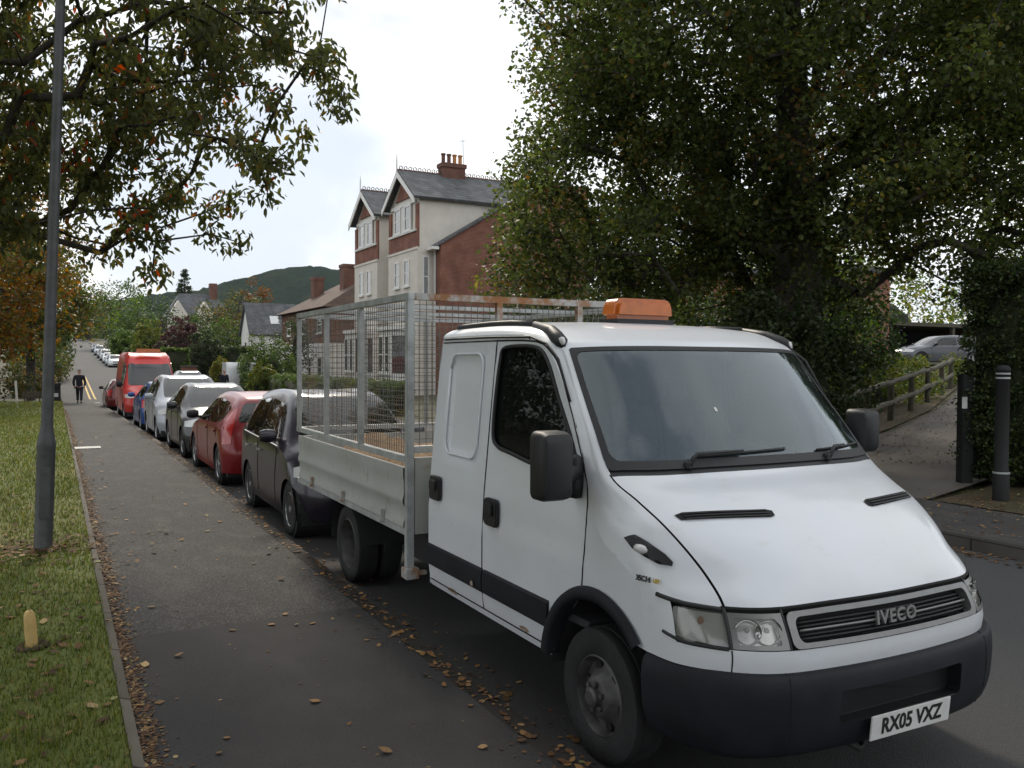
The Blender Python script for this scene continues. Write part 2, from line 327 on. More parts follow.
def inpoly(x, y, poly):
    c = False; n = len(poly); j = n-1
    for i in range(n):
        xi, yi = poly[i]; xj, yj = poly[j]
        if (yi > y) != (yj > y) and x < (xj-xi)*(y-yi)/(yj-yi)+xi: c = not c
        j = i
    return c
def cdt(outer, holes=(), step=(.1, .1)):
    """triangulate a 2D polygon with holes, interior grid points included"""
    V = []; E = []
    def ring(p):
        o = len(V); q = []
        for i in range(len(p)):
            a, b = p[i], p[(i+1) % len(p)]; k = max(1, int(max(abs(b[0]-a[0])/step[0], abs(b[1]-a[1])/step[1])))
            for t in range(k): q.append((a[0]+(b[0]-a[0])*t/k, a[1]+(b[1]-a[1])*t/k))
        V.extend(q); n = len(q); E.extend([(o+i, o+(i+1) % n) for i in range(n)])
    ring(outer)
    for h in holes: ring(h)
    nb = list(V); xs = [p[0] for p in outer]; ys = [p[1] for p in outer]
    x = min(xs)+step[0]*.5
    while x < max(xs):
        y = min(ys)+step[1]*.5
        while y < max(ys):
            if inpoly(x, y, outer) and not any(inpoly(x, y, h) for h in holes):
                if min(((x-p[0])/step[0])**2+((y-p[1])/step[1])**2 for p in nb) > .16: V.append((x, y))
            y += step[1]
        x += step[0]
    vo, eo, fo, *_ = delaunay_2d_cdt([Vector(p) for p in V], E, [], 0, 1e-5)
    F = []
    for f in fo:
        cx = sum(vo[i][0] for i in f)/len(f); cy = sum(vo[i][1] for i in f)/len(f)
        if inpoly(cx, cy, outer) and not any(inpoly(cx, cy, h) for h in holes): F.append(tuple(f))
    return [tuple(p) for p in vo], F
def rrect(a0, b0, a1, b1, ra, rb=None, n=4):
    rb = rb if rb is not None else ra; P = []
    for (cx, cy, s) in ((a1-ra, b1-rb, 0), (a0+ra, b1-rb, 1), (a0+ra, b0+rb, 2), (a1-ra, b0+rb, 3)):
        for k in range(n+1):
            t = (s+k/n)*math.pi/2; P.append((cx+ra*math.cos(t), cy+rb*math.sin(t)))
    return P
def patch(mb, S, poly, off=0.004, step=(.25, .2), holes=(), sides=(1, -1), thick=0):
    V, F = cdt(poly, holes, step)
    for sg in sides:
        P = [S.off(a, b, off) for a, b in V]; P = [(p[0]*sg, p[1], p[2]) for p in P]
        mb.add(P, [f if sg > 0 else f[::-1] for f in F])
        if thick:
            n = len(poly); rim = []
            A = [S.off(a, b, off) for a, b in poly]; B = [S.off(a, b, off-thick) for a, b in poly]
            mb.add([(p[0]*sg, p[1], p[2]) for p in A+B], [(i, (i+1) % n, n+(i+1) % n, n+i) for i in range(n)])
    return mb
def shell(mb, S, s0, s1, t0, t1, ns, nt, off=0, sides=(1, -1)):
    for sg in sides:
        P = []
        for i in range(ns+1):
            a = s0+(s1-s0)*i/ns; row = []
            for j in range(nt+1):
                b = t0+(t1-t0)*j/nt; p = S.off(a, b, off) if off else S(a, b); row.append((p[0]*sg, p[1], p[2]))
            P.append(row)
        mb.grid(P)
    return mb
def seam(mb, S, pts, r=.003, off=.0005, sides=(1, -1), n=8):
    path = []
    for (a, b), (c, d) in zip(pts[:-1], pts[1:]):
        for k in range(n): t = k/n; path.append((a+(c-a)*t, b+(d-b)*t))
    path.append(pts[-1])
    for sg in sides:
        P = [S.off(a, b, off) for a, b in path]; mb.tube([(p[0]*sg, p[1], p[2]) for p in P], r, 5)
    return mb
def text_mesh(txt, size, bold=0.0, sp=1.0):
    c = bpy.data.curves.new('lettering', 'FONT'); c.body = txt; c.size = size; c.align_x = 'CENTER'; c.align_y = 'CENTER'; c.space_character = sp; c.offset = bold; c.resolution_u = 3
    o = bpy.data.objects.new('lettering', c); COL.objects.link(o); dg = bpy.context.evaluated_depsgraph_get(); me = bpy.data.meshes.new_from_object(o.evaluated_get(dg))
    V = [tuple(v.co) for v in me.vertices]; F = [tuple(p.vertices) for p in me.polygons]
    bpy.data.objects.remove(o); bpy.data.curves.remove(c); bpy.data.meshes.remove(me); return V, F
def solid_text(mb, txt, size, fn, depth, bold=0, sx=1, sp=1.0):
    """letters as raised solids; fn(x, y, h) -> 3D"""
    V, F = text_mesh(txt, size, bold, sp); n = len(V)
    A = [fn(x*sx, y, depth) for x, y, z in V]; B = [fn(x*sx, y, 0) for x, y, z in V]
    cnt = {}
    for f in F:
        for i in range(len(f)):
            e = (f[i], f[(i+1) % len(f)]); cnt[e] = cnt.get(e, 0)+1
    side = [(a, b, b+n, a+n) for (a, b) in cnt if (b, a) not in cnt]
    mb.add(A+B, F+side); return mb
def catmull1(pts, n=6):
    out = []
    for i in range(len(pts)-1):
        p0, p1, p2, p3 = [np.array(pts[k], float) for k in (max(i-1, 0), i, i+1, min(i+2, len(pts)-1))]
        for k in range(n):
            t = k/n; out.append(tuple(.5*((2*p1)+(-p0+p2)*t+(2*p0-5*p1+4*p2-p3)*t*t+(-p0+3*p1-3*p2+p3)*t**3)))
    out.append(tuple(pts[-1])); return out
def interp(x, xs, ys): return float(np.interp(x, xs, ys))

# ------------------------------------------------------------------ terrain
PX = [-1e4, 20, 35, 50, 62, 85, 110, 134, 165, 198, 230, 300, 420, 3000]
PZ = [0, 0, -.18, -.42, -.45, .40, .75, 1.1, 2.4, 3.95, 5.4, 8.5, 9, 9]
def prof(y): return interp(y, PX, PZ)
def terr(x, y):
    z = prof(y)
    if x > 12.5:
        q = min(x-12.5, 34); k = max(0, min(1, (62-y)/22)); z += q*.075*k
    return z
YS = [-14, -6, 0, 2, 4, 6, 8, 10, 12, 14, 17, 20, 23, 26, 30, 34, 38, 42, 46, 50, 54, 58, 62, 67, 72, 78, 85, 92, 100, 110, 120, 134, 150, 165, 180, 198, 214, 230, 250, 275, 300]
def strip(name, m, xl, xr, y0, y1, dz, nx=1, side=None, fx=None):
    """sheet following the street's profile; xl/xr numbers or functions of y"""
    ys = sorted(set([y0, y1]+[y for y in YS if y0 < y < y1])); g = MB(); P = []
    for y in ys:
        a = xl(y) if callable(xl) else xl; b = xr(y) if callable(xr) else xr
        P.append([(a+(b-a)*i/nx, y, (terr(a+(b-a)*i/nx, y) if fx else prof(y))+dz) for i in range(nx+1)])
    g.grid(P)
    if side: # solid kerb faces down to -side
        for k in (0, -1): g.grid([[(r[k][0], r[k][1], r[k][2]), (r[k][0], r[k][1], r[k][2]-side)] for r in P])
    return struct(g.build(name, m))
KX = 2.175; RX = 8.72
def lk(y): return KX if y < 46 else interp(y, [46, 52, 60, 100, 160, 230, 300], [KX, 1.9, 1.75, 2.0, 2.4, 2.6, 2.0])
def rk(y): return RX if y < 60 else interp(y, [60, 100, 160, 230, 300], [RX, 8.7, 8.6, 8.3, 7.5])

# ================================================================== THE SETTING
def make_ground():
    xs = [-3200, -900, -300, -120, -60, -25, -8, .2, .34, 5, 8.9, 10.7, 12.5, 16, 20, 26, 34, 46.5, 60, 90, 160, 400, 1000, 3200]
    ys = [-400, -100]+YS+[340, 420, 600, 1000, 2000, 4000]
    P = []
    for y in ys:
        row = []
        for x in xs:
            inside = .3 < x < 8.95
            row.append((x, y, (prof(y)-.35) if inside else terr(x, y)-.03))
        P.append(row)
    return struct(MB().grid(P).build('ground', 'ground'))
make_ground()
strip('lawn', 'lawn', -45, .305, -6, 46, 0.0, 6)
strip('pavement', 'asphalt_old', .355, lambda y: lk(y)-.125, -6, 300, -.004, 2)
strip('pavement_patch', 'asphalt_new', .356, lambda y: lk(y)-.126, -6, 6.35, .0, 2)
strip('edging', 'edging', .305, .355, -6, 46, .014, 1, .2)
strip('kerb', 'kerb', lambda y: lk(y)-.125, lk, -6, 300, .0, 1, .4)
strip('road', 'road', lambda y: lk(y)-.01, lambda y: rk(y)+.01, -30, 300, RZ, 4)
strip('kerb', 'kerb', rk, lambda y: rk(y)+.125, 11.6, 300, 0, 1, .4)
strip('kerb', 'kerb', rk, lambda y: rk(y)+.125, -12, 6.6, 0, 1, .4)
strip('kerb', 'kerb', rk, lambda y: rk(y)+.125, 6.6, 11.6, -.09, 1, .3)
strip('pavement', 'asphalt_old', lambda y: rk(y)+.125, lambda y: rk(y)+1.95, 12, 300, 0, 2)
strip('pavement', 'asphalt_old', lambda y: rk(y)+.125, lambda y: rk(y)+1.95, -12, 6.4, 0, 2)
def crossover():
    g = MB(); g.grid([[(RX+.125, y, -.09 if 6.6 <= y <= 11.6 else 0.0), (RX+1.0, y, -.02 if 6.6 <= y <= 11.6 else 0), (RX+1.95, y, 0)] for y in (6.4, 6.6, 8, 10, 11.6, 12)])
    struct(g.build('pavement', 'asphalt_old'))
    L = [(10.66, 12.2), (14, 12.6), (17.2, 13.6), (21, 15.3), (25, 17.6), (31, 21), (38, 26), (44, 33)]
    Rr = [(10.66, 7.9), (13.5, 8.7), (17, 10.6), (21, 12.9), (25.5, 15.2), (33, 18), (44, 20), (56, 26)]
    g = MB(); g.grid([[(a[0]+(b[0]-a[0])*t, a[1]+(b[1]-a[1])*t, terr(a[0]+(b[0]-a[0])*t, a[1])+.004) for t in (0, .33, .66, 1)] for a, b in zip(L, Rr)])
    struct(g.build('driveway', 'drive'))
crossover()
struct(MB().box((6.5-5.88, 20.6, .002), (.5, .42, .008)).build('pavement_slab', 'paint_white'))
# road markings at the junction: double yellow lines, give-way dashes
def marking(x0, x1, y0, y1, m, dz=.006):
    strip('road_marking', m, x0, x1, y0, y1, RZ+dz)
for dx in (.18, .48): marking(lambda y, d=dx: lk(y)+d, lambda y, d=dx: lk(y)+d+.11, 60, 92, 'paint_yellow')
for k in range(5): marking(1.95+k*.62, 2.3+k*.62, 54.6, 55.0, 'paint_white')
def side_road():
    g = MB(); g.grid([[(x, y, prof(y)-.10-.02*0) for x in (-30, -12, -4, .3)] for y in (49.5, 52, 55.5)]); struct(g.build('side_road', 'road'))
side_road()

def hills():
    def ridge(name, y0, pts, depth, m, seed):
        rg = np.random.default_rng(seed); g = MB(); P = []
        nx, ny = 220, 26; x0, x1 = pts[0][0], pts[-1][0]
        ph = rg.uniform(0, 6, 8)
        for j in range(ny+1):
            t = j/ny; row = []
            for i in range(nx+1):
                x = x0+(x1-x0)*i/nx; h = interp(x, [p[0] for p in pts], [p[1] for p in pts])
                s = math.sin(t*math.pi/2)**.8
                n = rg.uniform(-1, 1)*3.2+sum(math.sin(x*.011*(k+1)+ph[k]+t*6)*4/(k+1) for k in range(5))
                row.append((x, y0+depth*t, h*s+n*s))
            P.append(row)
        g.grid(P); return struct(g.build(name, m, smooth='all'))
    MT['hill'] = layered('wooded_hill', (.010, .022, .014), [(.02, .4, .6, (.018, .030, .016), .8, 8, (1, 1, 1)), (.09, .5, .65, (.006, .013, .008), .9, 8, (1, 1, 1)), (.012, .6, .66, (.035, .032, .016), .5, 8, (1, 1, 1))], bump=0, rough=1, spec=0)
    ridge('hill', 1150, [(-500, 50), (0, 72), (120, 100), (221, 122), (288, 139), (339, 161), (393, 170), (430, 168), (471, 178), (560, 185), (700, 165), (1000, 110), (1500, 60)], 420, 'hill', 3)
    ridge('hill', 820, [(-400, 15), (0, 34), (110, 52), (200, 42), (300, 24), (420, 16), (700, 10)], 160, 'hill', 5)
hills()

# ------------------------------------------------------------------ foliage
GREEN = [((.038, .062, .014), 5), ((.055, .085, .018), 4), ((.025, .042, .012), 3), ((.09, .10, .02), 1)]
def pick(pal, n):
    c = np.array([p[0] for p in pal]); w = np.array([p[1] for p in pal], float); return c[RNG.choice(len(pal), n, p=w/w.sum())]
def leaf_mesh(name, ctr, n, rad, size, pal, m='leaf', parent=None, aspect=.5, droop=.4, flat=0, clump=.35, kind=None, fine=False):
    """n leaf faces round each centre, random facing; colours picked per clump and per leaf"""
    ctr = np.asarray(ctr, float); K = len(ctr); N = K*n
    c = np.repeat(ctr, n, 0); rr = np.asarray(rad, float)
    d = RNG.normal(size=(N, 3)); d /= np.linalg.norm(d, axis=1)[:, None]+1e-9
    p = c+d*(RNG.random(N)**.45)[:, None]*(rr if rr.ndim else np.full(3, rad))
    ax = RNG.normal(size=(N, 3)); ax[:, 2] = ax[:, 2]*.7-droop; ax /= np.linalg.norm(ax, axis=1)[:, None]
    up = RNG.normal(size=(N, 3))+np.array([0, 0, 1.2+flat]); sd = np.cross(ax, up); sd /= np.linalg.norm(sd, axis=1)[:, None]+1e-9
    nn = np.cross(sd, ax); s = (size*RNG.uniform(.65, 1.25, N))[:, None]
    shp = [(0, 0, 0), (.25, .42, .05), (.62, .46, .07), (1, 0, -.12), (.62, -.46, .07), (.25, -.42, .05)] if fine else [(0, 0, 0), (.45, .5, .08), (1, 0, -.1), (.45, -.5, .08)]
    Q = len(shp); v = np.empty((N, Q, 3))
    for q, (la, lb, lc) in enumerate(shp): v[:, q] = p+ax*s*la+sd*s*aspect*lb+nn*s*lc
    me = bpy.data.meshes.new(name); me.vertices.add(N*Q); me.vertices.foreach_set('co', v.ravel())
    me.loops.add(N*Q); me.loops.foreach_set('vertex_index', np.arange(N*Q, dtype=np.int32)); me.polygons.add(N); me.polygons.foreach_set('loop_start', np.arange(0, N*Q, Q, dtype=np.int32))
    cc = np.repeat(pick(pal, K), n, 0); cl = pick(pal, N); mixv = (RNG.random(N) < clump)[:, None]; col = np.where(mixv, cc, cl)*RNG.uniform(.75, 1.3, (N, 1))
    a = me.attributes.new('tint', 'FLOAT_COLOR', 'POINT'); a.data.foreach_set('color', np.repeat(np.c_[col, np.ones(N)], Q, 0).astype(np.float32).ravel())
    me.materials.append(MT[m]); me.update(); me.validate()
    o = bpy.data.objects.new(name, me); COL.objects.link(o)
    if parent: o.parent = parent
    if kind: o['kind'] = kind
    return o
def in_ellipsoids(lobes, n, surf=.0):
    """points spread through a set of ellipsoids (cx,cy,cz,rx,ry,rz)"""
    vol = np.array([l[3]*l[4]*l[5] for l in lobes]); out = []
    for l, k in zip(lobes, (n*vol/vol.sum()).astype(int)+1):
        d = RNG.normal(size=(k, 3)); d /= np.linalg.norm(d, axis=1)[:, None]; r = RNG.random(k)**(1/(3+surf)); out.append(np.array(l[:3])+d*r[:, None]*np.array(l[3:6]))
    return np.concatenate(out)
def branches(name, trunk, targets, m, parent, r_tip=.012, r_max=.4, seg=.55, sag=.15, power=2.35, wob=.12):
    """grow a limb to every target from the nearest part of the tree; radii follow the pipe rule"""
    T = [Vector(p) for p in trunk]; nodes = []; par = []
    for i, p in enumerate(T):
        if i == 0: nodes.append(np.array(p)); par.append(-1); continue
        a = T[i-1]; k = max(1, int((p-a).length/seg))
        for t in range(1, k+1): nodes.append(np.array(a+(p-a)*t/k)); par.append(len(nodes)-2)
    ntr = len(nodes); tgt = np.asarray(targets); order = np.argsort(np.min(np.linalg.norm(tgt[:, None]-np.array(nodes)[None, ::2], axis=2), axis=1)); ends = []
    for k in order:
        q = tgt[k]; A = np.array(nodes); d = A-q; dist = np.sqrt((d**2).sum(1)) + np.maximum(0, d[:, 2])*.9+(np.arange(len(A)) < 3)*5
        j = int(dist.argmin()); L = np.linalg.norm(q-A[j]); n = max(1, int(L/seg)); prev = j; side = RNG.normal(size=3)*wob*L
        for t in range(1, n+1):
            f = t/n; b = A[j]+(q-A[j])*f+side*math.sin(f*math.pi)+np.array([0, 0, sag*L*math.sin(f*math.pi)]); nodes.append(b); par.append(prev); prev = len(nodes)-1
        ends.append(prev)
    N = len(nodes); acc = np.zeros(N); 
    for i in ends: acc[i] += r_tip**power
    for i in range(N-1, 0, -1):
        if acc[i] == 0: acc[i] = r_tip**power
        if par[i] >= 0: acc[par[i]] += acc[i]
    # nodes are in creation order, children always later than parents
    r = acc**(1/power); r *= 1 if r[0] < r_max else 1
    sc = r_max/r[0]; r = np.maximum(r_tip*.7, r*(sc if sc < 1 else 1+(sc-1)*(r/r[0])))
    g = MB(); P = np.array(nodes)
    for i in range(1, N):
        j = par[i]; k = 9 if r[i] > .08 else 5 if r[i] > .03 else 3
        a, b = P[j], P[i]; t = b-a; L = np.linalg.norm(t)
        if L < 1e-4: continue
        t = t/L; u = np.cross(t, (0, 0, 1) if abs(t[2]) < .9 else (1, 0, 0)); u /= np.linalg.norm(u); w = np.cross(t, u)
        rj = min(r[j], r[i]*1.35) if i >= ntr else r[j]
        an = np.arange(k)*2*math.pi/k; c_, s_ = np.cos(an)[:, None], np.sin(an)[:, None]
        A_ = a+(c_*u+s_*w)*rj; B_ = b+(c_*u+s_*w)*r[i]+t*r[i]*.15
        g.add(list(A_)+list(B_), [(q, (q+1) % k, k+(q+1) % k, k+q) for q in range(k)])
    me = bpy.data.meshes.new(name); me.from_pydata(g.v, [], g.f); me.materials.append(MT[m]); me.polygons.foreach_set('use_smooth', [True]*len(me.polygons))
    o = bpy.data.objects.new(name, me); COL.objects.link(o)
    if parent: o.parent = parent
    return o
def tree(name, base, label, cat, lobes, n, per, rad, size, pal, trunk, r_max, group=None, m='bark', seg=.55, aspect=.5, droop=.4, sag=.15, r_tip=.012, surf=0, trunkname='trunk', keep=None, lm='leaf', wob=.12, clump=.35, fine=False):
    root = empty(name, base, label, cat, group)
    pts = in_ellipsoids(lobes, n, surf)
    if keep is not None: pts = pts[[bool(keep(*p)) for p in pts]]
    pts = pts-np.array(base); tr = [tuple(np.array(p)-np.array(base)) for p in trunk]
    branches(trunkname, tr, pts, m, root, r_tip, r_max, seg, sag, wob=wob)
    leaf_mesh('crown', pts, per, rad, size, pal, lm, root, aspect, droop, clump=clump, fine=fine)
    return root

# the big lime tree across the road
def lime():
    L = [(12.5, 12.3, 8.8, 5.0, 5.0, 5.2), (9.5, 13.2, 5.3, 2.6, 2.5, 2.5), (9.6, 12.2, 9.0, 3.0, 3.2, 3.9), (13.2, 10.6, 5.8, 4.0, 3.2, 2.8), (11.2, 11.8, 12.5, 4.5, 4.5, 3.4), (16.2, 9.9, 6.6, 3.6, 3.2, 3.4), (8.8, 14.2, 4.0, 1.7, 1.8, 1.1), (7.9, 14.0, 5.0, 1.0, 1.3, 2.0), (8.5, 13.6, 7.4, 1.3, 1.5, 2.6), (7.9, 14.2, 3.9, 1.2, 1.3, .8), (9.2, 13.7, 5.4, 1.7, 1.5, 1.8), (11.3, 13.8, 4.3, 2.8, 2.6, 1.7), (12.6, 13.4, 4.6, 3.4, 2.8, 2.0)]
    pal = [((.066, .088, .025), 6), ((.094, .116, .032), 4), ((.044, .060, .019), 4), ((.15, .135, .035), 1), ((.16, .095, .028), .35)]
    t = [(12.05, 11.6, -.1), (12.05, 11.6, 1.5), (12.0, 11.65, 4), (12.1, 11.9, 7), (12.0, 12.1, 10), (12.2, 12.1, 13)]
    tree('lime_tree', (12.05, 11.6, 0), 'huge dark green broadleaved tree towering over the driveway entrance', 'tree', L, 2000, 125, .48, .10, pal, t, .46, seg=.6, aspect=.75, sag=.22, surf=.3)
    # second stem, leaning, and the ivy that clothes the foot of the trunk
    L2 = [(18.5, 8.8, 7.4, 3.6, 3.2, 3.6), (18.0, 10.2, 11, 4.2, 3.6, 3.2), (17.5, 7.4, 5.3, 3.0, 2.0, 1.7)]
    tree('roadside_tree', (18.6, 9.6, .4), 'dark green tree whose crown hangs above the tall clipped hedge', 'tree', L2, 620, 120, .5, .11, pal, [(18.6, 9.6, .3), (18.5, 9.5, 3), (18.4, 9.4, 7), (18.3, 9.3, 10)], .24, aspect=.75, surf=.3)
lime()
def left_tree():
    L = [(-1.2, 11.4, 5.6, 3.8, 2.2, 2.7), (1.5, 10.6, 5.2, 1.7, 2.0, 1.9), (-2.8, 13, 5.2, 3.8, 3.2, 2.4), (1.0, 11.6, 3.75, 1.2, 1.2, .85), (-3, 11.7, 7.6, 4.5, 3, 2.4), (1.9, 10.3, 6.6, 1.4, 1.8, 1.4), (-.2, 12, 3.9, 1.4, 1.3, .9), (-2.2, 12.6, 4.2, 2, 2, 1.3)]
    pal = [((.068, .078, .026), 7), ((.095, .10, .032), 4), ((.048, .058, .022), 3), ((.16, .12, .035), .8), ((.30, .06, .025), .22), ((.20, .09, .035), .35)]
    t = [(-5.4, 12, -.1), (-5.3, 12, 1.6), (-5.0, 12, 3.0), (-4.2, 12, 4.4), (-3.0, 11.8, 5.4)]
    tree('cherry_tree', (-5.4, 12, 0), 'nearest tree, its leafy boughs with a few red leaves reaching over the lawn', 'tree', L, 1500, 54, .23, .115, pal, t, .2, m='bark', seg=.4, aspect=.38, droop=1.1, sag=.12, r_tip=.008, keep=lambda x, y, z: z > 2.85 and (y > 10.0 or x > .6), wob=.16, fine=True)
    # unseen tree added behind the camera to shade the near pavement and truck
    L = [(-4.5, -1, 6.0, 4.6, 4.6, 2.6), (-1.5, .5, 6.8, 3.6, 3.6, 2.2), (-5.5, 3.5, 6.4, 3.6, 3, 2.6), (.3, -2.5, 6.6, 3.2, 3, 2)]
    tree('shade_tree', (-5.2, -1.2, 0), 'unseen leafy tree added on the lawn behind the camera to shade the near pavement', 'tree', L, 1150, 80, .5, .17, pal, [(-5.2, -1.2, -.1), (-5.1, -1.2, 2), (-4.7, -1, 4), (-4.2, -.8, 6)], .25, aspect=.6)
left_tree()

def bush(name, c, r, label, cat, n, per, rad, size, pal, group=None, core=True, lm='leaf_dense', surf=6, boxy=False, aspect=.6):
    """shrub: leaf clumps through an uneven ellipsoid (or clipped box) over its stems"""
    x, y, z = c; root = empty(name, (x, y, z), label, cat, group)
    if boxy:
        P = RNG.uniform(-1, 1, (n, 3)); ax = RNG.choice(3, n, p=[.3, .3, .4]); sg = np.where(RNG.random(n) < .5, -1, 1)
        for i in range(n): P[i, ax[i]] = sg[i]*RNG.uniform(.9, 1.0) if ax[i] < 2 else RNG.uniform(.9, 1)
        P[:, 2] = (P[:, 2]+1)/2; pts = P*np.array([r[0], r[1], r[2]]); pts += RNG.normal(size=(n, 3))*.03
    else:
        pts = in_ellipsoids([(0, 0, r[2]*.5, r[0], r[1], r[2]*.5), (r[0]*.3, 0, r[2]*.45, r[0]*.72, r[1]*.8, r[2]*.46), (-r[0]*.35, r[1]*.2, r[2]*.4, r[0]*.66, r[1]*.8, r[2]*.45)], n, surf)
        pts[:, 2] = np.abs(pts[:, 2]); pts += RNG.normal(size=pts.shape)*np.array(r)*.06
    leaf_mesh('foliage', pts, per, rad, size, pal, lm, root, aspect)
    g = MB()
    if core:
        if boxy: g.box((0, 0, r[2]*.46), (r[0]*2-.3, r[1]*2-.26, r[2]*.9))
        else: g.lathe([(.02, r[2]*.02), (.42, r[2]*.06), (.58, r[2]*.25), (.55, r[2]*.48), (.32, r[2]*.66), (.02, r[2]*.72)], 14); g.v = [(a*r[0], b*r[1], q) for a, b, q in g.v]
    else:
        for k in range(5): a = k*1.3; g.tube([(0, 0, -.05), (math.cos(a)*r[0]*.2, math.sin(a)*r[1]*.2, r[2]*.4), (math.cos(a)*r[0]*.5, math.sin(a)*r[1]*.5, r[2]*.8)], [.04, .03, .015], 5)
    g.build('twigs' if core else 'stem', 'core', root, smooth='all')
    return root
DARKG = [((.030, .046, .016), 5), ((.044, .064, .021), 3), ((.022, .032, .012), 3)]
MIDG = [((.045, .075, .018), 4), ((.065, .10, .022), 3), ((.03, .05, .014), 3)]
BRIGHT = [((.075, .12, .02), 4), ((.11, .15, .025), 3), ((.05, .085, .016), 2)]
YEL = [((.16, .15, .03), 4), ((.22, .19, .04), 2), ((.09, .11, .02), 3)]
COPPER = [((.06, .022, .025), 4), ((.085, .035, .03), 3), ((.04, .018, .02), 3)]
RUST = [((.20, .085, .025), 4), ((.14, .06, .02), 3), ((.10, .085, .02), 3), ((.24, .13, .03), 1.5)]
AUT = [((.12, .095, .022), 4), ((.075, .08, .02), 4), ((.17, .10, .025), 2), ((.055, .06, .018), 3)]
REDG = [((.17, .045, .02), 3), ((.12, .06, .02), 3), ((.06, .065, .018), 3)]
def T3(x, y, dz=0): return (x, y, terr(x, y)+dz)

def right_plants():
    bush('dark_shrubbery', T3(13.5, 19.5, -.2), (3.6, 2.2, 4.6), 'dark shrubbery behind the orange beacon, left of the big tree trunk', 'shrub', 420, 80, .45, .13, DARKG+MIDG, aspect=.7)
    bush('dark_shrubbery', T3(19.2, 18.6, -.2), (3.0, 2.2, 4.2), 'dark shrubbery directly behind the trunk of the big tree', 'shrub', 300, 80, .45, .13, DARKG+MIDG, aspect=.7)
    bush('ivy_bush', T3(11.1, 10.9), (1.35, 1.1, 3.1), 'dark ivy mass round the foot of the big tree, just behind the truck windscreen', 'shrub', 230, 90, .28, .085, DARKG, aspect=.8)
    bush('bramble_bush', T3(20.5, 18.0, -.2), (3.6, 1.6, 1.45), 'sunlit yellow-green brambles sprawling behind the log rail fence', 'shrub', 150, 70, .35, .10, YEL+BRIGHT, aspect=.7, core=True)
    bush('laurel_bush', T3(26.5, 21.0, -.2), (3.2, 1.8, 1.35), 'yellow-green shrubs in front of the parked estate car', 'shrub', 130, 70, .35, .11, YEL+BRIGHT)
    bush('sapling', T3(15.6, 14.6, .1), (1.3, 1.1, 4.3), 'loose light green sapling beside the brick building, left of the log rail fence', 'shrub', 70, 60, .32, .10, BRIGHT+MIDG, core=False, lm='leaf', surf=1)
    bush('far_thicket', T3(52, 47), (14, 6, 9), 'sunlit yellow-green trees beyond the car park shelter', 'shrub', 200, 60, 1.3, .35, BRIGHT+YEL+MIDG, lm='leaf')
    bush('far_thicket', T3(38, 42), (9, 6, 9), 'green trees rising behind the orange brick building', 'shrub', 180, 60, 1.2, .35, MIDG+BRIGHT, lm='leaf')
    bush('far_thicket', T3(68, 36), (9, 7, 11), 'dark green trees behind the clipped hedge, far right of the car park', 'shrub', 180, 60, 1.3, .35, MIDG+DARKG, lm='leaf')
    # tall clipped hedge on the right of the driveway
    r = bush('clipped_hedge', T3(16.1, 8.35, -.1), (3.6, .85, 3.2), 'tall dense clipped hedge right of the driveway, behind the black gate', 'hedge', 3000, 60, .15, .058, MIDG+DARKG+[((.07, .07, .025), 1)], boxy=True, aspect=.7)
    r.rotation_euler = (0, 0, R(9))
right_plants()

# ------------------------------------------------------------------ buildings
def part(mb, name, m, parent, **k):
    L = parent
    off = Vector((0, 0, 0))
    while L is not None: off += L.location; L = L.parent
    mb.v = [(a-off[0], b-off[1], c-off[2]) for a, b, c in mb.v]
    return mb.build(name, m, parent, **k)
def window_x(parent, x, yc, w, z0, z1, bars=1, style='sash'):
    """sash window in a wall facing -X at plane x"""
    g = MB(); t = .09
    g.box2((x-.05, yc-w/2, z0), (x+.04, yc-w/2+t, z1)); g.box2((x-.05, yc+w/2-t, z0), (x+.04, yc+w/2, z1))
    g.box2((x-.05, yc-w/2+t, z1-t), (x+.04, yc+w/2-t, z1)); g.box2((x-.05, yc-w/2+t, z0), (x+.04, yc+w/2-t, z0+t)); zm = (z0+z1)/2
    g.box2((x-.03, yc-w/2+t, zm-.035), (x+.03, yc+w/2-t, zm+.035)); g.box2((x-.12, yc-w/2-.08, z0-.1), (x+.02, yc+w/2+.08, z0-.001))
    f = part(g, 'window', 'white_wood', parent)
    p = MB().box2((x-.012, yc-w/2+t, z0+t), (x-.008, yc+w/2-t, z1-t)); part(p, 'pane', 'house_glass', None).parent = f
    return f
def window_y(parent, y, xc, w, z0, z1):
    g = MB(); t = .09
    g.box2((xc-w/2, y-.05, z0), (xc-w/2+t, y+.04, z1)); g.box2((xc+w/2-t, y-.05, z0), (xc+w/2, y+.04, z1))
    g.box2((xc-w/2+t, y-.05, z1-t), (xc+w/2-t, y+.04, z1)); g.box2((xc-w/2+t, y-.05, z0), (xc+w/2-t, y+.04, z0+t)); zm = (z0+z1)/2
    g.box2((xc-w/2+t, y-.03, zm-.03), (xc+w/2-t, y+.03, zm+.03))
    f = part(g, 'window', 'white_wood', parent)
    p = MB().box2((xc-w/2+t, y-.012, z0+t), (xc+w/2-t, y-.008, z1-t)); part(p, 'pane', 'house_glass', None).parent = f
def fixpanes(root):
    for w in root.children:
        for p in w.children:
            if p.name.startswith('pane'):
                for v in p.data.vertices: v.co -= root.location
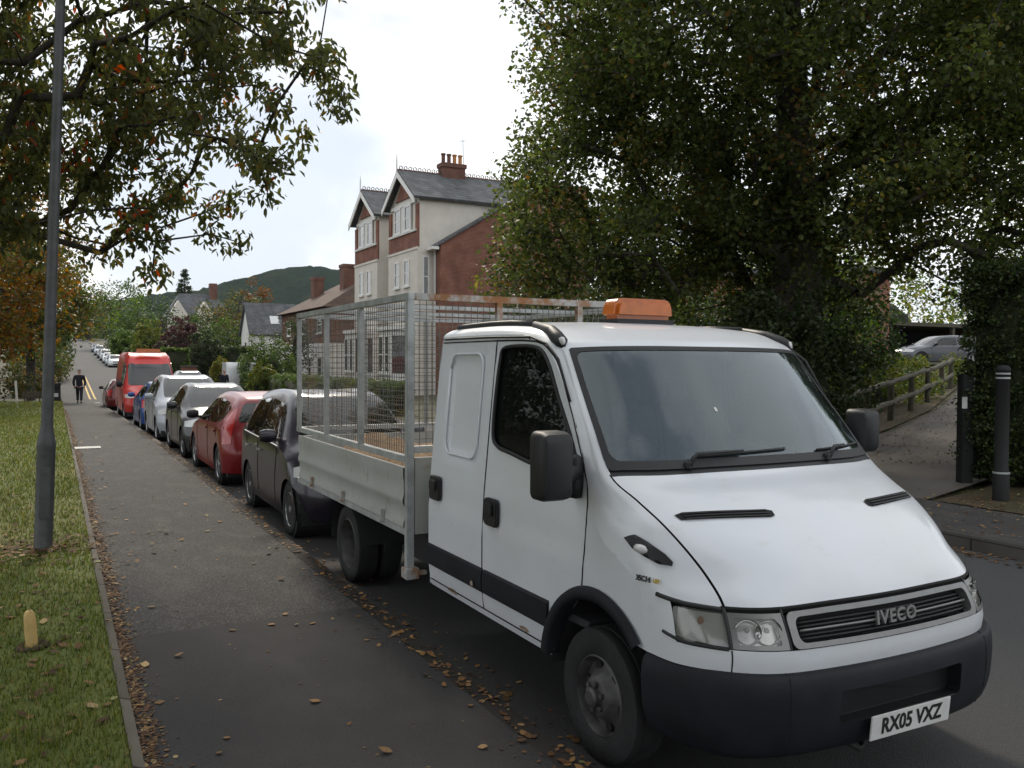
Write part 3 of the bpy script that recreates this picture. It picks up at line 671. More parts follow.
def gable_roof_x(parent, x0, x1, yc, hw, ze, za, th=.16, over=.28, m='slate', name='roof', crest=True, barge=True):
    """pitched roof, ridge along X"""
    s = (za-ze)/hw; g = MB()
    for sg in (-1, 1):
        a = (yc, za+.05); b = (yc+sg*(hw+over), ze-s*over+.05); n = Vector((0, sg*s, 1)).normalized()*th
        V = [(x0, a[0], a[1]), (x1, a[0], a[1]), (x1, b[0], b[1]), (x0, b[0], b[1])]; V += [(x, y+n[1], z+n[2]) for x, y, z in V]
        g.add(V, [(0, 1, 2, 3), (4, 5, 6, 7), (0, 1, 5, 4), (1, 2, 6, 5), (2, 3, 7, 6), (3, 0, 4, 7)])
    rf = part(g, name, m, parent)
    if crest:
        c = MB(); x = x0+.1
        c.box2((x0, yc-.07, za+.16), (x1, yc+.07, za+.26))
        while x < x1-.2: c.lathe([(.085, -.03), (.12, -.03), (.12, .03), (.085, .03), (.085, -.03)], 8, 'y', (x+.14, yc, za+.36)); x += .30
        q = part(c, 'ridge_crest', 'terracotta_dark', None); q.parent = rf; 
        for v in q.data.vertices: v.co -= parent.location
    if barge:
        c = MB()
        for sg in (-1, 1):
            a = Vector((x0-.03, yc, za+.12)); b = Vector((x0-.03, yc+sg*(hw+over), ze-s*over+.12)); d = (b-a).normalized(); dn = Vector((0, d.z*sg, -abs(d.y)))
            c.add([a, b, b+Vector((0, 0, -.32)), a+Vector((0, 0, -.36)), a+Vector((.06, 0, 0)), b+Vector((.06, 0, 0)), b+Vector((.06, 0, -.32)), a+Vector((.06, 0, -.36))], [(0, 1, 2, 3), (4, 5, 6, 7), (0, 1, 5, 4), (1, 2, 6, 5), (2, 3, 7, 6), (3, 0, 4, 7)])
        c.tube([(x0-.02, yc, za+.1), (x0-.02, yc, za+.75), (x0-.02, yc, za+1.15)], [.05, .045, .012], 6)
        part(c, 'bargeboard', 'white_wood', parent)
    return rf
MT['terracotta_dark'] = mat('ridge_tile', (.13, .07, .05), .85, var=.2)
def chimney(parent, x, y, sx, sy, z0, z1, pots, org, m='brick_dark'):
    g = MB().box2((x-sx/2, y-sy/2, z0), (x+sx/2, y+sy/2, z1-.25)); g.box2((x-sx/2-.07, y-sy/2-.07, z1-.25), (x+sx/2+.07, y+sy/2+.07, z1))
    q = part(g, 'chimney', m, None); q.parent = parent
    for v in q.data.vertices: v.co -= org
    for i in range(pots):
        c = MB().lathe([(.13, z1), (.15, z1+.05), (.12, z1+.12), (.12, z1+.5), (.16, z1+.56), (.15, z1+.62), (.09, z1+.6)], 10, 'z', (x-sx/2+sx*(i+.5)/pots, y, 0)); 
        for k, p in enumerate(c.v): pass
        r = part(c, 'chimney_pot', 'terracotta' if i*2 >= pots else 'brick_dark', None); r.parent = parent
        for v in r.data.vertices: v.co -= org
def villa():
    base = Vector((18.5, 46.8, -.5)); H = empty('gabled_house', base, 'tall cream and red brick house with two steep gables, slate roofs and a brick chimney', 'house')
    X = 18.5
    for (yc, hw) in ((49.25, 2.45), (56.2, 2.4)):
        g = MB(); ze, za = 11.35, 13.1
        # cream lower storeys and side, brick band, brick gable triangle
        g.box2((X, yc-hw, -.6), (29, yc+hw, 8.5)); g.box2((X+.12, yc-hw, 8.5), (29, yc+hw, ze))
        g.add([(X+.12, yc-hw, ze), (X+.12, yc+hw, ze), (X+.12, yc, za), (29, yc-hw, ze), (29, yc+hw, ze), (29, yc, za)], [(0, 1, 2), (3, 4, 5), (0, 3, 5, 2), (1, 4, 5, 2)])
        g.box2((X-.05, yc-hw-.02, 8.36), (X, yc+hw+.02, 8.5))
        part(g, 'wall', 'render_cream', H)
        b = MB(); b.box2((X+.02, yc-hw-.01, 8.503), (X+.117, yc+hw+.01, 9.42)); b.box2((X+.02, yc-hw-.01, 9.42), (X+.117, yc-hw+.42, 11.0)); b.box2((X+.02, yc+hw-.42, 9.42), (X+.117, yc+hw+.01, 11.0))
        b.add([(X+.1, yc-1.3, 11.55), (X+.1, yc+1.3, 11.55), (X+.1, yc, za-.45), (X+.02, yc-1.3, 11.55), (X+.02, yc+1.3, 11.55), (X+.02, yc, za-.45)], [(0, 1, 2), (3, 4, 5), (0, 1, 4, 3), (1, 2, 5, 4), (2, 0, 3, 5)])
        part(b, 'brick_band', 'brick', H)
        s = MB(); s.box2((X-.08, yc-hw+.2, 9.425), (X+.11, yc+hw-.2, 9.55)); s.box2((X, yc-hw+.42, 11.12), (X+.115, yc+hw-.42, 11.3)); s.box2((X+.02, yc-.28, 9.56), (X+.11, yc+.28, 11.1))
        part(s, 'window_surround', 'render_white', H)
        gable_roof_x(H, X-.35, 29.4, yc, hw, ze, za)
        for dy in (-.85, .85):
            window_x(H, X+.02, yc+dy, 1.0, 9.6, 11.1); window_x(H, X-.02, yc+dy*.95, .85, 6.35, 7.9)
        # canted ground floor bay
        y0, y1 = yc-1.75, yc+1.75; bb = MB(); poly = [(X, y0), (X-1.1, y0+.75), (X-1.1, y1-.75), (X, y1)]
        bb.prism(poly, lambda u, v, h: (u, v, h), -.6, .75); part(bb, 'bay_base', 'brick', H)
        bb = MB().prism(poly, lambda u, v, h: (u, v, h), .75, 3.7); part(bb, 'bay', 'render_white', H)
        bb = MB().prism([(X, y0-.15), (X-1.25, y0+.68), (X-1.25, y1-.68), (X, y1+.15)], lambda u, v, h: (u, v, h), 3.7, 3.95); part(bb, 'bay_cornice', 'white_wood', H)
        for dy in (-.55, .55): window_x(H, X-1.13, yc+dy, .85, 1.2, 3.4)
        w = MB(); 
        for sgn, ya, yb in ((-1, y0, y0+.75),):
            a = Vector((X-.12, ya+.06, 0)); b2 = Vector((X-.98, yb-.06, 0)); n = Vector((-.56, -.82, 0))*.03
            w.add([a+n+Vector((0, 0, 1.2)), b2+n+Vector((0, 0, 1.2)), b2+n+Vector((0, 0, 3.4)), a+n+Vector((0, 0, 3.4))], [(0, 1, 2, 3)])
        part(w, 'bay_side_glass', 'house_glass', H)
    g = MB().box2((20.3, 51.7, -.6), (29, 53.8, 10.2)); part(g, 'wall', 'render_cream', H)
    window_x(H, 20.28, 52.75, .8, 6.4, 8.0); window_x(H, 20.28, 52.75, .8, 1.5, 3.4)
    g = MB(); V = [(19.9, 51.6, 10.1), (19.9, 53.9, 10.1), (24, 53.9, 12.2), (24, 51.6, 12.2)]; V += [(a, b, c+.16) for a, b, c in V]
    g.add(V, [(0, 1, 2, 3), (4, 5, 6, 7), (0, 1, 5, 4), (1, 2, 6, 5), (2, 3, 7, 6), (3, 0, 4, 7)]); part(g, 'valley_roof', 'slate', H)
    # brick side wing with its sloping verge
    g = MB().prism([(19.55, -.6), (19.55, 8.6), (26.5, 12.8), (29.5, 12.8), (29.5, -.6)], lambda u, v, h: (u, h, v), 45.9, 46.78); part(g, 'wing_wall', 'brick', H)
    g = MB(); V = [(19.3, 45.75, 8.46), (26.6, 45.75, 12.87), (26.6, 46.79, 12.87), (19.3, 46.79, 8.46)]; V += [(a, b, c+.12) for a, b, c in V]
    g.add(V, [(0, 1, 2, 3), (4, 5, 6, 7), (0, 1, 5, 4), (1, 2, 6, 5), (2, 3, 7, 6), (3, 0, 4, 7)]); part(g, 'verge', 'slate', H)
    g = MB().box2((19.0, 45.8, 8.28), (19.42, 46.75, 8.45)); g.box2((19.42, 46.5, -.5), (19.52, 46.6, 8.4)); part(g, 'gutter', 'white_wood', H)
    window_y(H, 46.78, 19.0, .42, 5.6, 8.0)
    chimney(H, 21.7, 49.25, 1.5, .75, 12.2, 14.0, 4, base)
    a = MB().tube([(22.5, 49.25, 13.9), (22.45, 49.25, 15.6)], .025, 5); a.tube([(22.2, 49.25, 15.5), (22.7, 49.25, 15.58)], .02, 4); part(a, 'aerial', 'galv', H)
    fixpanes(H)
villa()
def hip_house():
    base = Vector((18.5, 66, -.6)); H = empty('brick_house', base, 'dark red brick house with brown hipped roof and two chimneys, white ground floor', 'house')
    x0, x1, y0, y1 = 18.5, 28, 65.5, 80.5
    part(MB().box2((x0, y0, 3.3), (x1, y1, 6.1)), 'wall', 'brick_dark', H); part(MB().box2((x0-.03, y0-.03, -.9), (x1, y1+.03, 3.3)), 'ground_floor_wall', 'render_white', H)
    g = MB(); e = .5; A = [(x0-e, y0-e, 6.05), (x1+e, y0-e, 6.05), (x1+e, y1+e, 6.05), (x0-e, y1+e, 6.05), (23.2, 68.6, 9.0), (23.2, 77.2, 9.0)]
    g.add(A, [(0, 1, 4), (1, 2, 5, 4), (2, 3, 5), (3, 0, 4, 5), (0, 3, 2, 1)]); rf = part(g, 'roof', 'tile_brown', H)
    chimney(H, 21.6, 70.3, 1.0, 1.2, 7.0, 9.9, 0, base); chimney(H, 21.0, 77.5, .9, 1.1, 6.8, 9.4, 0, base)
    for y in (67.6, 72.6, 77.6): window_x(H, x0-.01, y, 1.3, 4.1, 5.4)
    for y in (67.4, 70.4, 75, 78.4): window_x(H, x0-.05, y, 1.2, .6, 2.2)
    fixpanes(H)
hip_house()
def white_house():
    base = Vector((18, 92, -.2)); H = empty('rendered_house', base, 'white rendered house with steep grey slate roof and a small rooflight', 'house')
    x0, y0, y1, ze, za = 18.0, 92.0, 97.2, 4.8, 7.9; ym = (y0+y1)/2
    g = MB().box2((x0, y0, -.5), (30, y1, ze)); g.add([(x0, y0, ze), (x0, y1, ze), (x0, ym, za), (30, y0, ze), (30, y1, ze), (30, ym, za)], [(0, 1, 2), (3, 4, 5)])
    part(g, 'wall', 'render_white', H)
    gable_roof_x(H, x0-.25, 30.3, ym, (y1-y0)/2, ze, za, crest=False, barge=False)
    sl = math.atan2(za-ze, (y1-y0)/2); r = MB().box((20.6, y0+.95, ze+.95*math.tan(sl)+.26), (.9, 1.1, .1), Matrix.Rotation(sl, 3, 'X')); part(r, 'rooflight', 'lens_grey', H)
    part(MB().box2((26.6, ym-.4, 7.2), (27.6, ym+.4, 9.2)), 'chimney', 'brick_dark', H)
    window_x(H, x0-.02, ym, 1.2, 2.3, 3.9); window_y(H, y0-.01, 22.4, 1.4, 2.4, 3.8); window_y(H, y0-.01, 26, 1.4, 2.4, 3.8); fixpanes(H)
white_house()
def hill_house():
    gz = prof(158); base = Vector((17, 155, gz)); H = empty('hillside_house', base, 'distant Victorian house on the hill with pointed gables, half hidden by trees', 'house')
    part(MB().box2((17, 155, gz-1), (27, 163, gz+7.2)), 'wall', 'brick_dark', H)
    g = MB(); z = gz+7.1; V = [(16.6, 154.6, z), (27.4, 154.6, z), (27.4, 163.4, z), (16.6, 163.4, z), (19, 159, z+4.2), (25, 159, z+4.2)]
    g.add(V, [(0, 1, 5, 4), (1, 2, 5), (2, 3, 4, 5), (3, 0, 4), (0, 3, 2, 1)]); part(g, 'roof', 'slate', H)
    for xc in (18.4, 22.6):
        g = MB().prism([(xc-1.5, gz), (xc+1.5, gz), (xc+1.5, gz+7.4), (xc, gz+9.8), (xc-1.5, gz+7.4)], lambda u, v, h: (u, h, v), 154.2, 157); part(g, 'gable', 'render_cream', H)
        window_y(H, 154.18, xc, 1.2, gz+4.8, gz+6.6)
    part(MB().box2((24, 158, gz+9), (25.2, 159.6, gz+13.2)), 'chimney', 'brick_dark', H); fixpanes(H)
hill_house()
def school():
    base = Vector((25, 26, 1)); H = empty('brick_building', base, 'orange-red brick building end beyond the driveway, partly hidden by the big tree', 'building')
    part(MB().box2((26.2, 24.8, 0), (30.9, 33, 5.6)), 'wall', 'brick_orange', H)
    part(MB().box2((25.9, 24.5, 5.6), (31.2, 33.3, 5.85)), 'roof', 'slate', H)
    window_y(H, 24.79, 27.8, 1.6, 2.6, 3.7); fixpanes(H)
    base = Vector((42, 33, 2)); C_ = empty('car_shelter', base, 'dark flat-roofed open shelter behind the parked estate car', 'shelter')
    part(MB().box2((38.6, 32, 4.0), (52, 37, 4.2)), 'roof', 'wood_old', C_); part(MB().box2((38.8, 36.8, 1.5), (51.8, 37, 3.999)), 'back_wall', 'chassis', C_)
    for x in (38.8, 45.3, 51.6): part(MB().box2((x, 32.1, 1.5), (x+.2, 32.3, 3.999)), 'post', 'wood_old', C_)
    part(MB().box2((50.2, 32.35, 1.5), (51.9, 36.79, 3.999)), 'side_wall', 'brick_dark', C_)
school()

# ------------------------------------------------------------------ mid-distance planting
FW2 = Vector((math.sin(.4853), math.cos(.4853))); RT2 = Vector((math.cos(.4853), -math.sin(.4853)))
def at(u, d):
    """ground point d metres ahead, on the bearing measured for it"""
    p = FW2*d+RT2*(u-512)/868*d; return p.x, p.y
def zat(v, d): return EYE+(363.5-v)/868*d
def midtree(u, vt, hw, d, label, pal, cat='tree', n=60, group=None, name='broadleaf_tree', per=46):
    x, y = at(u, d); g0 = terr(x, y); top = zat(vt, d); h = max(1.5, top-g0); r = hw*d/868
    lobes = [(x, y, g0+h*.62, r, r, h*.40), (x-r*.35, y, g0+h*.45, r*.7, r*.7, h*.3), (x+r*.4, y+r*.2, g0+h*.5, r*.7, r*.7, h*.32)]
    tree(name, (x, y, g0), label, cat, lobes, n, per, r*.32+.25, max(.14, d*.0026), pal, [(x, y, g0-.2), (x, y, g0+h*.3), (x+.2, y, g0+h*.7)], max(.12, r*.09), group, seg=1.5, aspect=.75, r_tip=.02, surf=3, clump=.6)
def midbush(u, vt, hw, d, label, pal, name='shrub', boxy=False, ry=None, n=190, cat='shrub', group=None, depth=None):
    x, y = at(u, d); g0 = terr(x, y)-.1; h = zat(vt, d)-g0; r = hw*d/868*1.1
    bush(name, (x, y, g0), (r, ry or r, max(.5, h)), label, cat, n, 50, max(.14, r*.16), max(.09, d*.0022), pal, group, boxy=boxy, aspect=.7)
def planting():
    G = 'trees beyond the street'
    midtree(88, 292, 34, 262, 'green tree closing the top of the street, left of the far row of cars', MIDG+AUT)
    midtree(120, 282, 24, 190, 'pale green tree at the top of the hill road, above the distant cars', MIDG)
    midtree(137, 300, 22, 150, 'green tree on the hill left of the distant Victorian house', BRIGHT+MIDG)
    midtree(160, 305, 22, 128, 'dark green tree just below the distant Victorian house', DARKG+MIDG)
    midtree(213, 303, 26, 125, 'dark olive tree to the right of the conifer', DARKG+AUT)
    midtree(236, 292, 24, 122, 'olive brown tree standing behind the white slate-roofed house', AUT+DARKG)
    midtree(257, 284, 14, 135, 'red-orange autumn tree peeping above the slate roof', REDG)
    midtree(225, 322, 20, 105, 'mid green tree left of the white slate-roofed house', MIDG)
    midtree(292, 322, 18, 66, 'dark green tree left of the hipped brown roof, beside the cage', DARKG)
    midtree(194, 318, 16, 110, 'grey-green tree over the dark round bush', MIDG+DARKG)
    x, y = at(185, 185); g0 = terr(x, y); top = zat(272, 185)
    r = empty('conifer', (x, y, g0), 'lone dark pointed conifer against the sky above the far roofs', 'tree'); h = top-g0
    P = []; 
    for k in range(200):
        t = RNG.random()**1.15; a = RNG.random()*6.28; rad = (1-t)*h*.27*RNG.uniform(.45, 1.1)+.05; P.append((math.cos(a)*rad, math.sin(a)*rad, h*.12+t*h*.87-rad*.15))
    leaf_mesh('crown', P, 50, (.62, .62, .3), .35, DARKG, 'leaf_dense', r, .5); MB().tube([(0, 0, -.5), (0, 0, h*.95)], [.35, .05], 7).build('trunk', 'bark', r)
    midbush(151, 324, 15, 98, 'bright yellow-green rounded bush beside the hill road', YEL+BRIGHT)
    midbush(128, 334, 14, 130, 'small green bush behind the distant parked cars', BRIGHT)
    midbush(141, 345, 14, 112, 'low green bush at the foot of the yellow-green one', MIDG)
    midbush(180, 322, 16, 92, 'purple copper-leaved bush beyond the red van', COPPER)
    midbush(161, 343, 8, 80, 'clipped brownish dome bush above the red van roof', [((.07, .05, .035), 3), ((.05, .045, .03), 2)])
    midbush(203, 334, 17, 78, 'dark round evergreen bush behind the brick gate pier', DARKG)
    midbush(174, 352, 11, 68, 'clipped bright green hedge block just right of the red van', BRIGHT+MIDG, 'hedge', True, 1.2, cat='hedge')
    midbush(232, 351, 18, 84, 'flat-topped dark hedge behind the white van', DARKG+MIDG, 'hedge', True, 1.5, cat='hedge')
    midbush(268, 340, 24, 58, 'loose light green shrub above the street hedge, left of the cage', MIDG+BRIGHT)
    midbush(222, 363, 10, 63, 'small yellow-green shrub over the white van roof', YEL)
    midbush(262, 366, 12, 50, 'yellow-green clump rising from the street hedge', YEL+BRIGHT)
    x, y = 10.9, 44
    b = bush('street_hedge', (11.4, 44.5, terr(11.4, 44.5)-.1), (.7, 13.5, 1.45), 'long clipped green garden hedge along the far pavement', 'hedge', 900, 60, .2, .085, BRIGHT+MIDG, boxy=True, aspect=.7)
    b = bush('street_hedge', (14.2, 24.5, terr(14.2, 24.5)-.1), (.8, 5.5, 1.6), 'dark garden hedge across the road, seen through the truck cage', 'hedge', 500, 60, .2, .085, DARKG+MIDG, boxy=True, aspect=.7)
    # left of the street: autumn trees behind the lawn
    tree('autumn_tree', (-3.2, 42, 0), 'orange-brown autumn tree behind the lamp post, near the litter bin', 'tree', [(-3.2, 42, 7.0, 4.1, 3.6, 4.6), (-1.3, 41.5, 4.6, 2.7, 2.5, 2.3), (-4.4, 40.5, 3.2, 3.4, 2.2, 2.1)], 270, 80, .7, .19, AUT+RUST, [(-3.2, 42, -.2), (-3.2, 42, 3), (-3.0, 42, 7)], .22, aspect=.6, surf=1)
    tree('autumn_tree', (-4.6, 27, 0), 'olive and orange tree on the lawn directly behind the lamp post foliage', 'tree', [(-4.6, 27, 6.6, 3.0, 2.6, 2.6), (-3.4, 26.5, 5.4, 1.9, 1.9, 1.5), (-6.8, 27, 5.6, 2.4, 2.2, 2.2)], 190, 90, .5, .13, AUT+RUST, [(-5.2, 27, -.2), (-5.1, 27, 2.6), (-4.8, 27, 6)], .17, aspect=.6, surf=1)
    tree('autumn_tree', (-7.2, 33, 0), 'rust-red autumn tree at far left of the lawn', 'tree', [(-6.8, 33, 6.0, 4.0, 3.4, 4.6), (-5.8, 32, 3.2, 2.2, 2.2, 1.8)], 210, 90, .6, .16, RUST+REDG, [(-7.2, 33, -.2), (-7.2, 33, 2.4), (-7, 33, 5.5)], .2, aspect=.6, surf=1)
    tree('autumn_tree', (-1.2, 57, prof(57)), 'olive green tree overhanging the pavement beyond the walking person', 'tree', [(-1.2, 57, 6.2, 3.2, 3.2, 4.0), (.2, 56, 4.4, 2.4, 2.4, 1.9)], 170, 70, .75, .22, AUT+MIDG, [(-1.2, 57, -.6), (-1.2, 57, 3), (-1, 57, 8)], .25, aspect=.7, surf=1)
    tree('autumn_tree', (-14, 46, 0), 'dark green tree filling the background at the extreme left', 'tree', [(-14, 46, 6.5, 5.5, 4, 6)], 170, 70, .9, .24, AUT+DARKG, [(-14, 46, -.2), (-14, 46, 8)], .3, aspect=.7, surf=1)
    tree('autumn_tree', (-6, 62, prof(60)), 'tall green tree behind the autumn trees on the left', 'tree', [(-6, 62, 8, 4.5, 4, 6)], 150, 70, .9, .28, MIDG+AUT, [(-6, 62, -.5), (-6, 62, 9)], .3, aspect=.7, surf=1)
    bush('background_shrubs', (-9.6, 49.5, -.2), (8.3, 1.6, 2.2), 'dark shrubbery along the back edge of the lawn', 'shrub', 330, 60, .5, .15, DARKG+AUT, aspect=.7)
    bush('verge_shrub', (-1.3, 63, prof(60)-.1), (1.3, 2.8, 1.8), 'scruffy brown and green growth left of the far pavement', 'shrub', 90, 60, .3, .14, AUT+RUST, aspect=.7)
    bush('verge_shrub', (-1.0, 80, prof(78)-.2), (1.9, 6, 3.2), 'green hedgerow beside the far pavement as it climbs', 'shrub', 130, 60, .6, .2, MIDG+AUT, aspect=.7)
    bush('verge_shrub', (-1.5, 112, prof(110)-.2), (3, 14, 5), 'hedgerow trees along the left side of the hill road', 'shrub', 170, 60, 1.0, .32, MIDG+DARKG, aspect=.7)
    bush('verge_shrub', (15.5, 122, prof(122)-.2), (4.5, 14, 3.4), 'hedgerow behind the line of cars on the hill', 'shrub', 170, 60, 1.0, .3, MIDG+BRIGHT, aspect=.7)
    bush('verge_shrub', (13.5, 175, prof(175)-.2), (4, 25, 5), 'dark hedgerow along the top of the hill road', 'shrub', 170, 60, 1.4, .42, DARKG+MIDG, aspect=.7)
    o = leaf_mesh('far_woods', in_ellipsoids([(-70, 250, 8, 60, 40, 10), (60, 330, 6, 60, 40, 9), (115, 260, 5, 45, 40, 8), (-10, 400, 12, 70, 30, 9), (-95, 130, 8, 50, 40, 14), (150, 180, 6, 60, 30, 9)], 1300, 1), 44, 3.6, 1.2, DARKG+MIDG+AUT, 'leaf_dense', None, .8, kind='stuff'); tag(o, 'wooded gardens filling the ground between the street and the hill', 'woodland')
planting()

# ------------------------------------------------------------------ wheels
def wheel(parent, c, r, w, out, style='car', name='wheel', seg=36):
    """tyre with tread shoulders; rim as sub-part. out=-1/+1: side the face looks to (local x)"""
    x, y, z = c; g = MB(); h = w/2; rr = r*(.60 if style == 'truck' else .66)
    g.lathe([(rr, -h*.86), (rr+.02, -h*.98), (r*.9, -h), (r*.975, -h*.9), (r, -h*.7), (r*.985, -h*.32), (r, -h*.3), (r, h*.3), (r*.985, h*.32), (r, h*.7), (r*.975, h*.9), (r*.9, h), (rr+.02, h*.98), (rr, h*.86)], seg, 'x', c)
    t = g.build(name, 'rubber', parent, smooth=True)
    f = MB(); o = out
    def X(k): return o*h*k
    if style == 'truck':
        f.lathe([(rr, X(.86)), (rr*.96, X(.92)), (rr*.92, X(.75)), (rr*.88, X(.35)), (rr*.74, X(.42)), (rr*.60, X(.62)), (rr*.5, X(.95)), (rr*.44, X(1.05)), (rr*.2, X(1.08)), (.001, X(1.08))], seg, 'x', c)
        rim = f.build('rim', 'steel_wheel', t, smooth=True)
        k = MB()
        for i in range(6):
            a = i*math.pi/3+.2; cy, cz = y+math.cos(a)*rr*.74, z+math.sin(a)*rr*.74
            k = MB().lathe([(.001, X(.56)), (rr*.13, X(.56)), (rr*.13, X(.3))], 10, 'x', (x, cy, cz)); k.build('rim_hole', 'gap', rim)
        k = MB()
        for i in range(6):
            a = i*math.pi/3+.7; cy, cz = y+math.cos(a)*rr*.33, z+math.sin(a)*rr*.33
            k = MB().lathe([(.016, X(1.0)), (.016, X(1.22)), (.001, X(1.24))], 6, 'x', (x, cy, cz)); k.build('wheel_nut', 'steel_wheel', rim)
        k = MB()
        k.lathe([(.05, X(1.0)), (.05, X(1.35)), (.035, X(1.45)), (.001, X(1.45))], 16, 'x', c); k.build('hub_cap', 'steel_wheel', rim)
    elif style == 'dual':
        f.lathe([(rr, X(.86)), (rr*.96, X(.92)), (rr*.92, X(.6)), (rr*.86, X(-.5)), (rr*.55, X(-.7)), (rr*.45, X(-.3)), (rr*.3, X(-.2)), (.001, X(-.2))], seg, 'x', c); f.build('rim', 'steel_wheel', t, smooth=True)
    else:
        f.lathe([(rr, X(.86)), (rr*.97, X(.9)), (rr*.9, X(.55)), (rr*.88, X(.2))], seg, 'x', c)
        f.lathe([(rr*.24, X(.55)), (rr*.2, X(.86)), (.001, X(.88))], 12, 'x', c)
        n = 5 if style == 'car' else 7
        for i in range(n):
            a = i*2*math.pi/n+.3; d = Vector((0, math.cos(a), math.sin(a))); C0 = Vector(c)+Vector((X(.68), 0, 0))
            q = Matrix((Vector((1, 0, 0)), d, Vector((1, 0, 0)).cross(d))).transposed(); f.box(C0+d*rr*.55, (h*.25, rr*.8, rr*.24), q)
        f.build('rim', 'alloy', t, smooth=True)
        MB().lathe([(rr*.9, X(.1)), (.001, X(.1))], 20, 'x', c).build('brake_disc', 'chassis', t)
    return t

# ------------------------------------------------------------------ generic car
HATCH = [(.06,.20,.60,.14,.20,.82,.46,.20), (.0,.42,.64,.10,.42,.87,.46,.42), (.05,.62,.62,.17,.63,.86,.48,.60), (.20,.80,.62,.33,.79,.86,.60,.70), (.60,.92,.64,.68,.90,.865,.85,.82), (1.0,1.0,.66,1.10,.98,.87,1.22,.90),
    (1.38,1.22,.63,1.47,1.19,.868,1.42,.92), (1.75,1.405,.58,1.84,1.37,.87,1.62,.93), (2.05,1.46,.57,2.12,1.415,.87,2.05,.94), (2.65,1.48,.575,2.65,1.435,.87,2.6,.955), (3.4,1.44,.56,3.38,1.38,.865,3.2,.97), (3.72,1.37,.54,3.64,1.31,.86,3.55,.98),
    (3.96,1.0,.68,3.89,1.0,.83,3.76,.97), (4.05,.74,.71,3.99,.74,.86,3.80,.76), (4.1,.5,.71,4.04,.5,.87,3.82,.5), (4.04,.22,.70,3.98,.22,.85,3.78,.22)]
MPV = [(.06,.22,.60,.16,.22,.82,.48,.22), (.0,.45,.64,.12,.45,.87,.48,.45), (.04,.68,.62,.18,.68,.86,.50,.64), (.18,.86,.62,.30,.85,.86,.60,.74), (.48,.99,.64,.56,.97,.865,.78,.86), (.80,1.08,.66,.90,1.06,.87,1.05,.95),
    (1.2,1.34,.64,1.3,1.31,.87,1.25,.97), (1.58,1.545,.60,1.68,1.51,.87,1.45,.98), (1.9,1.60,.60,1.98,1.56,.87,1.9,.99), (2.6,1.62,.60,2.6,1.58,.87,2.55,1.0), (3.5,1.59,.60,3.48,1.53,.865,3.35,1.02), (3.8,1.53,.57,3.74,1.47,.86,3.65,1.03),
    (3.99,1.05,.69,3.93,1.05,.85,3.82,1.02), (4.06,.76,.71,4.0,.76,.86,3.82,.78), (4.1,.5,.71,4.04,.5,.87,3.82,.5), (4.04,.24,.70,3.98,.24,.85,3.78,.24)]
VAN = [(.06,.30,.70,.16,.30,.93,.48,.30), (.0,.55,.74,.12,.55,.97,.48,.55), (.05,.80,.72,.18,.80,.96,.52,.78), (.16,.98,.72,.28,.97,.96,.62,.90), (.48,1.13,.74,.55,1.11,.965,.78,1.02), (.80,1.24,.78,.90,1.22,.97,1.05,1.10),
    (1.12,1.56,.77,1.22,1.53,.97,1.22,1.15), (1.45,1.88,.75,1.55,1.86,.97,1.40,1.18), (1.62,2.02,.76,1.72,1.98,.97,1.9,1.2), (2.2,2.45,.77,2.2,2.35,.97,2.3,1.2), (3.6,2.5,.78,3.6,2.4,.97,3.5,1.2), (5.2,2.5,.78,5.2,2.4,.97,5.1,1.2),
    (5.4,2.4,.80,5.38,2.3,.96,5.34,1.2), (5.43,1.2,.82,5.41,1.2,.97,5.3,1.0), (5.45,.6,.82,5.43,.6,.97,5.3,.5), (5.42,.34,.8,5.4,.34,.95,5.28,.34)]
